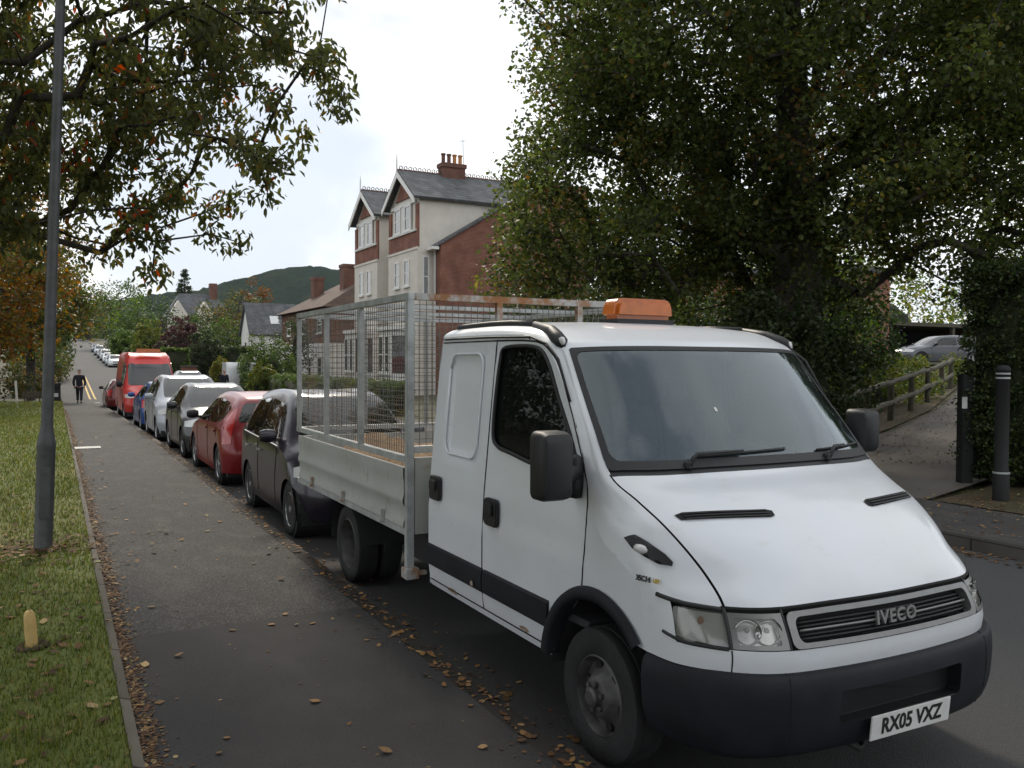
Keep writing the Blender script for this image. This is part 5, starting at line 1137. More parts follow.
        for tc in (2.24, 2.68):
            p = S.off(1.46, tc, -.006); nn = S.nrm(1.5, tc); nn = Vector((nn[0]*sg, nn[1], 0)).normalized(); q_ = nn.to_track_quat('Z', 'Y').to_matrix(); g = MB()
            g.lathe([(.001, -.050), (.012, -.048), (.035, -.038), (.050, -.014), (.056, .0), (.060, .002)], 18, 'z'); 
            g.v = [tuple(q_ @ Vector((a*1.0, b*.98, c_))+Vector((p[0]*sg, p[1], p[2]))) for a, b, c_ in g.v]; g.build('reflector', 'chrome', lo, smooth='all')
            g = MB(); g.lathe([(.001, -.02), (.012, -.024), (.014, -.045)], 10, 'z'); g.v = [tuple(q_ @ Vector(v_)+Vector((p[0]*sg, p[1], p[2]))) for v_ in g.v]; g.build('bulb', 'lens_grey', lo, smooth='all')
        g = MB(); V_, F_ = cdt([(1.03, 1.92), (1.88, 1.92), (1.88, 3.06), (1.03, 3.06)], (rrect(1.16, 2.05, 1.76, 2.9, .06, .03),), (.2, .15)); Pq = [S.off(a, b, .002) for a, b in V_]; g.add([(p[0]*sg, p[1], p[2]) for p in Pq], F_); g.build('lamp_frame', 'silver', lo, smooth='all')
        g = MB(); seam(g, S, [(1.02, 3.06), (1.98, 3.06)], .010, .0, sides=(sg,)); g.build('lamp_divider', 'seal', lo); g = MB(); seam(g, S, [(1.02, 1.90), (1.98, 1.90)], .006, .0, sides=(sg,)); g.build('lamp_divider', 'seal', lo)
    g = MB(); V_, F_ = cdt(rrect(1.03, -1.86, 1.88, 1.86, .22, .12), (rrect(1.17, -1.73, 1.75, 1.73, .2, .12),), (.15, .15))
    g.add([tuple(S.off(a, b, .010)) for a, b in V_], F_)
    for rr in (rrect(1.03, -1.86, 1.88, 1.86, .22, .12), rrect(1.17, -1.73, 1.75, 1.73, .2, .12)):
        n = len(rr); A_ = [tuple(S.off(a, b, .010)) for a, b in rr]; B_ = [tuple(S.off(a, b, -.03)) for a, b in rr]; g.add(A_+B_, [(i, (i+1) % n, n+(i+1) % n, n+i) for i in range(n)])
    gr = g.build('grille_frame', 'silver', root, smooth=True)
    g = MB()
    for ds, r_ in ((1.46, .006),): g.tube([tuple(S.off(ds, -1.66+k*3.32/20, -.004)) for k in range(21)], r_, 6)
    g.build('grille_bar', 'silver', gr, smooth='all')
    g = MB()
    for ds in (1.28, 1.37, 1.55, 1.64): g.tube([tuple(S.off(ds, -1.66+k*3.32/20, -.018)) for k in range(21)], .006, 5)
    g.build('grille_slat', 'black_plastic', gr, smooth='all')
    g = MB(); solid_text(g, 'IVECO', .083, lambda x, y, h: tuple(Vector(S.off(1.46, min(2, abs(x)/.37), .004+h)*np.array([1 if x >= 0 else -1, 1, 1]))+Vector((0, y*.10, y))), .012, .0022, 1.06, 1.12); g.build('maker_lettering', 'badge', gr)
    # wing badge, on the near side
    def wing(x, y, h):
        p = S(BAD[0], BAD[1]); nn = S.nrm(*BAD); t_ = S(BAD[0], BAD[1]-.15)-p; t_ -= nn*np.dot(t_, nn); t_ /= np.linalg.norm(t_); u_ = np.cross(nn, t_); u_ *= np.sign(u_[2]); q = p+t_*x+u_*y+nn*(.003+h); return (-q[0], q[1], q[2])
    g = MB(); solid_text(g, '35C14', .034, lambda x, y, h: wing(x-.028, y, h), .003, .0012); g.build('model_badge', 'ink', root)
    g = MB(); solid_text(g, 'HPI', .029, lambda x, y, h: wing(x+.055, y, h), .003, .0006); g.build('engine_badge', 'gold', root)
    # bumper
    BP = [(0,2.575),(.35,2.588),(.66,2.64),(.875,2.762),(.988,2.95),(1.026,3.17)]
    BR = [(.30,.12),(.34,.05),(.43,.012),(.54,0),(.62,0),(.672,.012),(.688,.035),(.692,.075)]
    net = []
    for z_, ins in BR:
        net.append([(max(0, a-ins*(a**4)), Y+ins*(1-.8*a**6)-TY, z_) for a, Y in BP])
    BS = Surf(net); g = MB(); hole = rrect(2.25, -1.15, 3.75, 1.15, .2, .08)
    V_, F_ = cdt([(0, -5), (7, -5), (7, 5), (0, 5)], (hole,), (.35, .12)); g.add([tuple(BS(a, abs(b))*np.array([1 if b >= 0 else -1, 1, 1])) for a, b in V_], F_)
    bu = g.build('bumper', 'bumper_plastic', root, smooth=True)
    n = len(hole); A_ = [BS(a, abs(b))*np.array([1 if b >= 0 else -1, 1, 1]) for a, b in hole]; B_ = [p+np.array([0, .07, 0]) for p in A_]
    g = MB(); g.add(A_+B_, [(i, (i+1) % n, n+(i+1) % n, n+i) for i in range(n)]+[tuple(n+i for i in range(n))]); g.build('bumper_recess', 'black_plastic', bu)
    for sg in (-1, 1):
        g = MB(); pts = [BS(a, 1.95) for a in (1, 2, 3, 4, 5, 6, 7)]; g.tube([(p[0]*sg, p[1]-.0005, p[2]) for p in pts], .003, 4); g.build('bumper_gap', 'gap', bu)
    # number plate
    g = MB(); rt = Matrix.Rotation(R(6), 3, 'X'); pc = Vector((0.0, 2.555-TY, .425)); g.box(pc, (.52, .008, .111), rt); pl = g.build('number_plate', 'plate_white', root, bevel=.002)
    g = MB(); solid_text(g, 'RX05 VXZ', .098, lambda x, y, h: tuple(rt @ Vector((x, -.005-h, y))+pc), .0015, .0028, .89); g.build('plate_lettering', 'ink', pl)
    g = MB().tube([(-.28, 2.75-TY, .36), (-.28, 2.66-TY, .33), (-.25, 2.62-TY, .31), (-.2, 2.64-TY, .31), (-.2, 2.75-TY, .36)], .012, 6); g.build('towing_eye', 'chassis', root, smooth='all')
    # mirrors
    for sg in (-1, 1):
        g = MB(); hw_, hh_ = (.088, .172) if sg < 0 else (.075, .135); pr = rrect(-hw_, -hh_, hw_, hh_, .032, .032, 3); cx_, cy_, cz_ = (-1.19, 3.70-TY, 1.488) if sg < 0 else (1.125, 3.79-TY, 1.585)
        rings = []
        for (k, d_) in ((.80, -.085), (.93, -.07), (1.0, -.03), (1.0, .05), (.97, .06)):
            rings.append([(cx_+u*k, cy_+d_+(.012*math.cos(u*9)), cz_+v*(.93+.07*k if k > .85 else .93)*k/ (1 if k >= .99 else 1)) for u, v in pr])
        g.grid([r_+[r_[0]] for r_ in rings]); g.add(rings[0], [tuple(range(len(pr)))]); g.add(rings[-1], [tuple(range(len(pr)))])
        mr = g.build('door_mirror', 'black_plastic', root, smooth=True)
        g = MB().add([(cx_+u*.88, cy_+.062, cz_+v*.88) for u, v in pr], [tuple(range(len(pr)))]); g.build('mirror_glass', 'chrome', mr)
        g = MB().tube([(sg*.985, 3.80-TY, 1.46), (sg*1.02, 3.76-TY, 1.44), (sg*1.09, 3.72-TY, 1.425), (sg*1.13, 3.71-TY, 1.43)] if sg < 0 else [(.975, 3.84-TY, 1.48), (1.0, 3.82-TY, 1.49), (1.04, 3.80-TY, 1.50), (1.075, 3.80-TY, 1.51)], [.045, .042, .040, .045] if sg < 0 else [.03, .03, .028, .03], 10); g.build('mirror_arm', 'black_plastic', mr, smooth='all')
        g = MB().lathe([(.001, 1.30), (.038, 1.31), (.045, 1.36), (.045, 1.45), (.035, 1.51), (.01, 1.53)], 10, 'z', (sg*1.0, 3.78-TY, 0)); g.build('mirror_foot', 'black_plastic', mr, smooth='all')
    # cab interior
    g = MB(); g.box2((-.93, 3.75-TY, .62), (.93, 5.66-TY, .66)); g.box2((-.87, 5.60-TY, .66), (.87, 5.64-TY, 2.10)); g.build('cab_floor', 'dark_in', root)
    g = MB(); P_ = []
    for (yy, z_) in ((3.50, 1.30), (3.62, 1.42), (3.85, 1.43), (3.98, 1.38), (4.04, 1.22), (4.0, .8)): P_.append([(x_, yy-TY+.06*(abs(x_)/.9)**2, z_) for x_ in (-.9, -.5, 0, .5, .9)])
    g.grid(P_); g.build('dashboard', 'dash', root, smooth='all')
    g = MB(); cc = Vector((-.42, 4.14-TY, 1.42)); qx = Matrix.Rotation(R(-48), 3, 'X')
    g.tube([tuple(cc+qx @ Vector((.2*math.cos(a), .2*math.sin(a), 0))) for a in [k*math.pi/12 for k in range(25)]], .014, 6, cap=False); g.tube([tuple(cc+qx @ Vector((-.2, 0, 0))), tuple(cc), tuple(cc+qx @ Vector((.2, 0, 0)))], .018, 5); g.tube([tuple(cc), (-.42, 3.95-TY, 1.28)], .03, 6); g.build('steering_wheel', 'black_plastic', root, smooth='all')
    for x_, w_ in ((-.45, .48), (.12, .42), (.55, .42)):
        g = MB(); g.box((x_, 4.55-TY, 1.02), (w_, .5, .14)); g.box((x_, 4.86-TY, 1.38), (w_, .14, .66), Matrix.Rotation(R(-10), 3, 'X')); g.box((x_, 4.93-TY, 1.80), (w_*.55, .09, .18), Matrix.Rotation(R(-8), 3, 'X')); g.build('seat', 'seatcloth', root, bevel=.035)
    # the rooftop beacon bar
    be = MB().prism([(-.235, 0), (.235, 0), (.236, .03), (.231, .08), (.218, .112), (.198, .13), (.17, .136), (-.17, .136), (-.198, .13), (-.218, .112), (-.231, .08), (-.236, .03)], lambda u, v, h: (u+.055, h, 2.285+v), 4.62-TY, 4.80-TY); b_ = be.build('beacon', 'amber', root, bevel=.03, smooth=True)
    MB().box2((-.17, 4.615-TY, 2.245), (.28, 4.805-TY, 2.285)).build('beacon_base', 'black_plastic', b_)
    # chassis
    g = MB()
    for sg in (-1, 1): g.box2((sg*.34, 3.1-TY, .55), (sg*.42, 9.0-TY, .74)); g.box2((sg*.42, 6.1-TY, .42), (sg*.80, 6.75-TY, .72))
    g.tube([(-.8, 7.65-TY, .345), (.8, 7.65-TY, .345)], .06, 8); g.lathe([(.05, -.15), (.17, -.1), (.19, 0), (.17, .1), (.05, .15)], 14, 'x', (0, 7.65-TY, .345)); g.tube([(-.8, 3.5-TY, .345), (.8, 3.5-TY, .345)], .05, 8)
    g.box2((-.4, 2.9-TY, .40), (.4, 4.0-TY, .9)); g.box2((-.90, 2.85-TY, .44), (.90, 2.95-TY, .62)); g.build('chassis', 'chassis', root)
    for sg in (-1, 1):
        g = MB(); R_ = []
        for t in range(15): a = math.pi*t/14-.1; R_.append([(sg*x_, 7.65-TY+.44*math.cos(a), .36+.44*math.sin(a)) for x_ in (.55, 1.04)])
        g.grid(R_); g.build('mudguard', 'chassis', root)
        g = MB(); R_ = []
        for t in range(15): a = math.pi*t/14; R_.append([(sg*x_, 3.585-TY+.45*math.cos(a), .37+.45*math.sin(a)) for x_ in (.5, .99)])
        g.grid(R_); g.build('wheel_arch_liner', 'chassis', root)
    for sg in (-1, 1):
        wheel(root, (sg*.885, 3.60-TY, .335), .335, .195, sg, 'truck', seg=48)
        wheel(root, (sg*.925, 7.65-TY, .345), .345, .195, sg, 'dual', seg=48); wheel(root, (sg*.70, 7.65-TY, .345), .345, .19, sg, 'dual')
    # ------- the bed
    HW = 1.075; y0, y1 = 5.96-TY, 9.17-TY
    g = MB().box2((-HW+.04, y0, .80), (HW-.04, y1, .90))
    for k in range(7): g.box2((-HW+.1, y0+.2+k*.47, .72), (HW-.1, y0+.28+k*.47, .80))
    g.build('bed_floor', 'board', root)
    def drop(sg):
        g = MB(); pr = [(0, .775), (.035, .775), (.035, .80), (.024, .83), (.024, .93), (.040, .955), (.040, .985), (.030, 1.02), (.030, 1.12), (.038, 1.15), (.038, 1.215), (0, 1.215)]
        g.grid([[(sg*(HW-.02+o), yy, z_) for o, z_ in pr] for yy in np.linspace(y0+.07, y1-.03, 13)]); g.box2((sg*(HW-.02), y0+.07, .775), (sg*(HW-.005), y1-.03, 1.214))
        b = g.build('dropside', 'board', root, smooth=True); k_ = MB()
        for yy in (y0+.5, y0+1.55, y0+2.6): k_.box((sg*(HW+.03), yy, .80), (.03, .03, .10)); k_.box((sg*(HW+.035), yy, .765), (.04, .06, .025))
        k_.build('latch', 'rust', b, bevel=.004)
        r_ = MB().box2((sg*(HW-.03), y0, .725), (sg*(HW+.02), y1, .772)); r_.build('bed_rail', 'galv', root)
    drop(-1); drop(1)
    g = MB().box2((-HW+.03, y1-.03, .78), (HW-.03, y1, 1.21)); g.build('tailboard', 'board', root)
    g = MB().box2((-HW+.03, y0-.05, .74), (HW-.03, y0-.01, 1.30)); g.build('headboard', 'board', root)
    # front corner posts that carry down to a step
    CT = 2.50; PW = .055
    for sg in (-1, 1):
        g = MB().box2((sg*(HW-.02), y0-.06, .50 if sg < 0 else .74), (sg*(HW+.035), y0-.005, CT-.05)); p = g.build('corner_post', 'rust' if sg > 0 else 'galv', root, bevel=.004)
        g = MB().box2((sg*(HW-.05), y0-.09, .42), (sg*(HW+.05), y0+.02, .50)); g.box2((sg*(HW-.12), y0-.07, .44), (sg*(HW+.06), y0-.03, .47)); g.build('post_foot', 'rust', p, bevel=.005)
        for yy in (7.07-TY, 8.11-TY, 9.145-TY):
            g = MB().box((sg*(HW+.005), yy, (1.31+CT-.05)/2), (.045, .045, CT-.05-1.31)); g.build('cage_post', 'galv', root, bevel=.003)
    # rails
    def rail(a, b, m='galv', w=.05): g = MB().bar(a, b, w); return g.build('cage_rail', m, root, bevel=.003)
    for sg in (-1, 1):
        rail((sg*(HW+.005), y0-.06, CT-.025), (sg*(HW+.005), y1, CT-.025)); rail((sg*(HW+.005), y0+.001, 1.285), (sg*(HW+.005), y1, 1.285), 'galv')
    for yy, z_, m_ in ((y0-.035, CT-.025, 'rust'), (y1-.025, CT-.025, 'galv'), (y1-.025, 1.285, 'galv'), (y0-.035, 1.36, 'galv')): rail((-HW+.021, yy, z_), (HW-.021, yy, z_), m_)
    for x_ in (-.36, .36): g = MB().box((x_, y0-.035, 1.92), (.045, .045, 1.07)); g.build('cage_post', 'rust', root)
    for x_ in (-.36, .36): g = MB().box((x_, y1-.025, 1.88), (.04, .04, 1.14)); g.build('cage_post', 'galv', root)
    for yy in (7.07-TY, 8.11-TY): rail((-HW+.021, yy, CT-.025), (HW-.021, yy, CT-.025), 'galv', .035)
    def mesh_panel(u0, u1, z0, z1, fn, du=.052, dz=.052):
        g = MB(); r_ = .0021; u = u0+du
        while u < u1-.01: g.bar(fn(u, z0, 0), fn(u, z1, 0), r_*2); u += du
        z_ = z0+dz
        while z_ < z1-.01: g.bar(fn(u0, z_, r_*1.6), fn(u1, z_, r_*1.6), r_*2); z_ += dz
        return g.build('mesh_panel', 'wire', root)
    for sg in (-1, 1): 
        for a, b in ((y0, 7.05-TY), (7.09-TY, 8.09-TY), (8.13-TY, 9.12-TY)): mesh_panel(a, b, 1.31, CT-.05, lambda u, z_, o: (sg*(HW-.02)+o, u, z_))
    mesh_panel(-HW+.03, HW-.03, 1.38, CT-.05, lambda u, z_, o: (u, y0-.004+o, z_)); mesh_panel(-HW+.03, HW-.03, 1.31, CT-.05, lambda u, z_, o: (u, y1-.055+o, z_))
    return root
build_truck()
def load():
    g = MB(); P = []; rg = np.random.default_rng(2)
    for i in range(26):
        row = []
        for j in range(18):
            y = 6.05+i*3.05/25; x = TX-1.0+j*2.0/17; e = min(1, min(i, 25-i)/3, min(j, 17-j)/2.5)
            row.append((x, y, RZ+.91+e*(.24+.10*math.sin(i*.5)*math.cos(j*.6)+rg.uniform(-.03, .03))))
        P.append(row)
    g.grid(P); o = g.build('woodchip_heap', 'chips', smooth='all'); tag(o, 'heap of brown wood chippings and leaves lying in the truck bed', 'wood chippings', kind='stuff')
load()

# ================================================================== street furniture, people, small things
def lamp_post():
    root = empty('street_lamp', (-.11, 9.66, 0), 'grey steel lamp post standing in the grass beside the pavement', 'lamp post')
    root.rotation_euler = (R(.2), R(2.0), 0)
    g = MB().lathe([(.105, -.05), (.092, .0), (.083, .03), (.083, 1.0), (.086, 1.02), (.086, 1.05), (.080, 1.08), (.058, 1.20), (.054, 1.24), (.050, 3.5), (.043, 6.0), (.038, 7.2)], 20); g.build('post', 'lamp_paint', root, smooth=True)
    g = MB().prism(rrect(-.045, .32, .045, .82, .012), lambda u, v, h: (u, -h, v), .070, .088); g.build('access_door', 'lamp_paint', root, bevel=.003)
    g = MB().tube([(0, 0, 7.15), (.05, .0, 7.3), (.3, 0, 7.42), (.75, 0, 7.45)], .03, 8); g.build('bracket', 'lamp_paint', root, smooth='all')
    g = MB().prism([(.65, 7.38), (1.25, 7.42), (1.22, 7.52), (.7, 7.52)], lambda u, v, h: (u, h, v), -.13, .13); g.build('lantern', 'lens_grey', root, bevel=.03)
lamp_post()
def stub():
    root = empty('marker_post', (-.14, 6.40, 0), 'short cream-yellow marker stub poking out of the grass', 'marker')
    root.rotation_euler = (0, R(-4), R(25))
    g = MB(); P = []
    for z, w in ((-.05, .034), (.10, .034), (.19, .033), (.225, .029), (.245, .018), (.25, .004)): P.append([(-w, -.012, z), (-w*.6, -.021, z), (w*.6, -.021, z), (w, -.012, z), (w, .012, z), (-w, .012, z), (-w, -.012, z)])
    g.grid(P); g.build('post', 'marker', root, smooth=True)
    g = MB(); 
    for i in range(14): a = i*.45; g.tube([(math.cos(a)*.06, math.sin(a)*.06, -.02), (math.cos(a)*.09, math.sin(a)*.09, .02)], .022, 5)
    g.build('soil_ring', 'verge', root, smooth='all')
stub()
def bin_():
    z = prof(53); root = empty('litter_bin', (.02, 53.2, z), 'black litter bin at the far end of the lawn beside the walking person', 'litter bin')
    MB().prism(rrect(-.28, -.26, .28, .26, .06), lambda u, v, h: (u, v, h), .04, .92).build('body', 'bin', root)
    MB().prism(rrect(-.31, -.29, .31, .29, .07), lambda u, v, h: (u, v, h), .92, 1.05).build('lid', 'bin', root, bevel=.02)
    MB().box2((-.2, -.268, .68), (.2, -.261, .86)).build('slot', 'gap', root); MB().box2((-.16, -.268, .3), (.16, -.262, .5)).build('label_plate', 'lens_grey', root)
bin_()
def signs():
    r = empty('white_post', (-1.55, 47.0, prof(47)), 'thin white post at the back of the lawn, left of the lamp post', 'post'); r.rotation_euler = (0, R(-3), 0)
    MB().box2((-.05, -.05, -.1), (.05, .05, 1.25)).build('post', 'white_wood', r, bevel=.01)
    r = empty('name_board', (-.95, 47.6, prof(47)), 'low dark sign board on two legs at the back of the lawn', 'sign')
    MB().box2((-.42, -.02, .45), (.42, .02, .72)).build('board', 'wood_old', r); 
    for x in (-.32, .32): MB().box2((x-.03, .02, -.1), (x+.03, .06, .7)).build('leg', 'wood_old', r)
    r = empty('brick_pier', T3(*at(189, 66)), 'short red brick gate pier with a pale cap beside the green hedge block', 'pier')
    MB().box2((-.55, -.3, -.4), (.55, .3, 1.55)).build('pier', 'brick', r); MB().box2((-.62, -.36, 1.55), (.62, .36, 1.66)).build('cap', 'kerb', r)
    r = empty('panel_fence', T3(*at(199, 64)), 'low weathered board fence running right from the brick pier', 'fence')
    for k in range(3): MB().box2((-.9+k*1.5, -.02, -.2), (.55+k*1.5, .02, 1.05)).build('panel', 'wood_old', r); MB().box2((.56+k*1.5, -.05, -.3), (.64+k*1.5, .05, 1.15)).build('post', 'wood_old', r)
signs()
def black_gate():
    x, y = at(1003, 11.9); z = 0
    r = empty('bollard', (x, y, z-.02), 'tall black round post with pale bands on the pavement right of the driveway', 'post')
    MB().lathe([(.105, 0), (.105, .42), (.088, .46), (.088, 1.80), (.095, 1.81), (.095, 1.84), (.07, 1.88), (.001, 1.895)], 18).build('post', 'black_paint', r, smooth=True)
    MB().lathe([(.1085, .40), (.1085, .425), (.104, .426)], 18).build('band', 'galv', r)
    for z0 in (1.70, 1.76): MB().lathe([(.089, z0), (.0915, z0+.002), (.0915, z0+.022), (.089, z0+.024)], 18).build('band', 'galv', r)
    x, y = at(966, 13.4); r = empty('gate', (x, y, terr(x, y)), 'black metal gate standing open against the end of the clipped hedge', 'gate', rz=R(-28))
    MB().box2((-.09, -.09, -.1), (.09, .09, 1.72)).build('gate_post', 'black_paint', r, bevel=.01)
    g = MB(); g.box2((.10, -.02, .12), (.16, .02, 1.6)); g.box2((1.9, -.02, .12), (1.96, .02, 1.6)); g.box2((.16, -.02, 1.54), (1.9, .02, 1.6)); g.box2((.16, -.02, .12), (1.9, .02, .18)); g.build('gate_frame', 'black_paint', r)
    g = MB()
    for k in range(13): g.box2((.22+k*.13, -.012, .181), (.30+k*.13, .012, 1.539))
    g.build('slat_panel', 'black_paint', r)
    MB().box2((-.10, -.094, 1.2), (-.02, -.0905, 1.38)).build('notice', 'lens_grey', r)
black_gate()
def log_fence():
    pts = [(14.6, 12.9), (16.6, 13.9), (18.6, 14.85), (20.6, 15.8), (22.6, 16.8), (24.6, 17.8), (26.6, 18.9)]
    r = empty('log_fence', (16.6, 13.9, terr(16.6, 13.9)), 'rustic fence of thick log rails along the left side of the driveway', 'fence')
    rg = random.Random(4)
    def W(x, y, h): return (x, y, terr(x, y)+h)
    for x, y in pts: part(MB().tube([W(x, y, -.2), W(x+.02, y, .6), W(x, y, 1.05)], [.085, .08, .075], 9), 'post', 'wood_old', r, smooth=True)
    for (a, b), (c, d) in zip(pts[:-1], pts[1:]):
        for h in (.48, .98):
            q = [W(a+(c-a)*t-.03, b+(d-b)*t-.09, h+rg.uniform(-.03, .03)) for t in (-.04, .2, .4, .6, .8, 1.04)]; part(MB().tube(q, [.062+rg.uniform(-.01, .012) for _ in q], 9), 'rail', 'wood_old', r, smooth=True)
log_fence()

def skin_mesh(name, verts, edges, m, parent, sub=2):
    """continuous body grown over a skeleton: verts = (x, y, z, rx, ry)"""
    me = bpy.data.meshes.new(name); me.from_pydata([v[:3] for v in verts], edges, []); o = bpy.data.objects.new(name, me); COL.objects.link(o)
    md = o.modifiers.new('skin', 'SKIN'); 
    for i, v in enumerate(verts): d = me.skin_vertices[0].data[i]; d.radius = (v[3], v[4] if len(v) > 4 else v[3]); d.use_root = (i == 0)
    sb = o.modifiers.new('sub', 'SUBSURF'); sb.levels = sub; sb.render_levels = sub
    dg = bpy.context.evaluated_depsgraph_get(); m2 = bpy.data.meshes.new_from_object(o.evaluated_get(dg)); bpy.data.objects.remove(o); bpy.data.meshes.remove(me)
    m2.materials.clear(); m2.materials.append(MT[m]); m2.polygons.foreach_set('use_smooth', [True]*len(m2.polygons)); m2.name = name
    o = bpy.data.objects.new(name, m2); COL.objects.link(o); o.parent = parent; return o
def person(loc, rz, label, top, legs_m, hair, step=.18, scale=1.0, arm=.12):
    root = empty('person', loc, label, 'person', None, rz); root.scale = (scale,)*3
    hz = .92
    V = [(0, 0, hz, .12, .09), (0, .01, 1.15, .11, .08), (0, .01, 1.38, .14, .09), (0, .0, 1.47, .055), (0, -.01, 1.55, .052), (0, -.015, 1.60, .075, .085), (0, -.02, 1.68, .085, .10), (0, -.01, 1.74, .06, .07)]
    E = [(i, i+1) for i in range(7)]
    def chain(pts, root_i):
        p = root_i
        for q in pts: V.append(q); E.append((p, len(V)-1)); p = len(V)-1
        return p
    for sg in (-1, 1):
        st = step*sg
        w = chain([(sg*.17, .01, 1.40, .055), (sg*.24, .03+st*.2, 1.13, .042), (sg*.25, -.04-st*.5, .90, .033), (sg*.25, -.07-st*.6, .82, .036, .022)], 2)
        for k in range(4): chain([(sg*.25+(k-1.5)*.006, -.095-st*.6+(k-1.5)*.018, .765, .0085), (sg*.245, -.10-st*.6+(k-1.5)*.018, .735-.004*abs(k-1.5), .0075)], w)
        chain([(sg*.235, -.12-st*.6, .80, .010), (sg*.232, -.135-st*.6, .775, .009)], w)
        chain([(sg*.09, 0, .86, .085), (sg*.10, -st*.6-.02, .50, .058), (sg*.10, -st*.9+.03, .10, .040), (sg*.10, -st*.9-.05, .05, .04), (sg*.10, -st*.9-.14, .035, .035)], 0)
    body = skin_mesh('body', V, E, 'skin', root)
    J = [(0, 0, .84, .175, .135), (0, 0, 1.0, .165, .125), (0, .01, 1.2, .165, .12), (0, .01, 1.40, .175, .12), (0, .0, 1.48, .085, .08)]; JE = [(0, 1), (1, 2), (2, 3), (3, 4)]
    for sg in (-1, 1):
        st = step*sg; n = len(J); J += [(sg*.20, .01, 1.40, .082), (sg*.265, .03+st*.2, 1.13, .068), (sg*.265, -.04-st*.5, .91, .055)]; JE += [(3, n), (n, n+1), (n+1, n+2)]
    skin_mesh('jacket', J, JE, top, root)
    J = [(0, 0, .92, .155, .12)]; JE = []
    for sg in (-1, 1):
        st = step*sg; n = len(J); J += [(sg*.09, 0, .82, .105), (sg*.10, -st*.6-.02, .50, .08), (sg*.10, -st*.9+.03, .12, .065)]; JE += [(0, n), (n, n+1), (n+1, n+2)]
    skin_mesh('trousers', J, JE, legs_m, root)
    for sg in (-1, 1):
        st = step*sg; skin_mesh('shoe', [(sg*.10, -st*.9+.05, .06, .05), (sg*.10, -st*.9-.05, .05, .052), (sg*.10, -st*.9-.17, .04, .042, .03)], [(0, 1), (1, 2)], 'black_plastic', root)
    skin_mesh('hair', [(0, .03, 1.66, .085, .085), (0, .0, 1.73, .09, .095), (0, -.03, 1.765, .06, .05)], [(0, 1), (1, 2)], hair, root)
    g = MB()
    g.lathe([(.001, -.035), (.012, -.02), (.016, 0), (.006, .02)], 8, 'z', (0, -.118, 1.665)); g.build('nose', 'skin', body, smooth='all')
    for sg in (-1, 1): MB().lathe([(.001, -.008), (.011, 0), (.001, .008)], 8, 'y', (sg*.033, -.108, 1.69)).build('eye', 'gap', body, smooth='all'); MB().lathe([(.001, -.03), (.014, 0), (.001, .03)], 8, 'z', (sg*.088, -.01, 1.67)).build('ear', 'skin', body, smooth='all')
    MB().box((0, -.108, 1.628), (.04, .012, .008)).build('mouth', 'paint_darkred', body)
    return root
person((1.17, 51.4, prof(51.4)), R(172), 'person in dark jacket and trousers walking along the far pavement', 'cloth_dark', 'cloth_dark', 'hair', scale=1.02)
person((9.25, 55.5, prof(55.5)), R(20), 'person in black top standing across the street beside the white van', 'cloth_dark', 'cloth_grey', 'hair', step=.05, scale=1.0)

# ------------------------------------------------------------------ fallen leaves, grass
def ground_leaves(name, pts, size, pal, label, cat):
    N = len(pts); v = np.empty((N, 6, 3)); a = RNG.uniform(0, 6.28, N); s = size*RNG.uniform(.5, 1.3, N)
    ax = np.c_[np.cos(a), np.sin(a), RNG.uniform(-.1, .5, N)]; sd = np.c_[-np.sin(a), np.cos(a), RNG.uniform(-.3, .4, N)]; p = np.array(pts)
    curl = RNG.uniform(.0, .35, N)
    for q, (la, lb, lc) in enumerate([(0, 0, 0), (.25, .34, .4), (.65, .36, .5), (1, 0, .9), (.65, -.36, .5), (.25, -.34, .4)]):
        v[:, q] = p+ax*(s*la)[:, None]*np.array([1, 1, .5])+sd*(s*lb)[:, None]*np.array([1, 1, .4]); v[:, q, 2] += s*lc*curl
    v[:, :, 2] = np.maximum(v[:, :, 2], p[:, 2:3]+.001)
    me = bpy.data.meshes.new(name); me.vertices.add(N*6); me.vertices.foreach_set('co', v.ravel()); me.loops.add(N*6); me.loops.foreach_set('vertex_index', np.arange(N*6, dtype=np.int32)); me.polygons.add(N); me.polygons.foreach_set('loop_start', np.arange(0, N*6, 6, dtype=np.int32))
    col = pick(pal, N)*RNG.uniform(.6, 1.3, (N, 1)); at_ = me.attributes.new('tint', 'FLOAT_COLOR', 'POINT'); at_.data.foreach_set('color', np.repeat(np.c_[col, np.ones(N)], 6, 0).astype(np.float32).ravel())
    me.materials.append(MT['fallen']); me.update(); me.validate(); o = bpy.data.objects.new(name, me); COL.objects.link(o); return tag(o, label, cat, kind='stuff')
DRY = [((.15, .08, .035), 4), ((.22, .13, .055), 2.5), ((.09, .045, .025), 5), ((.34, .25, .12), .8), ((.26, .26, .10), .3)]
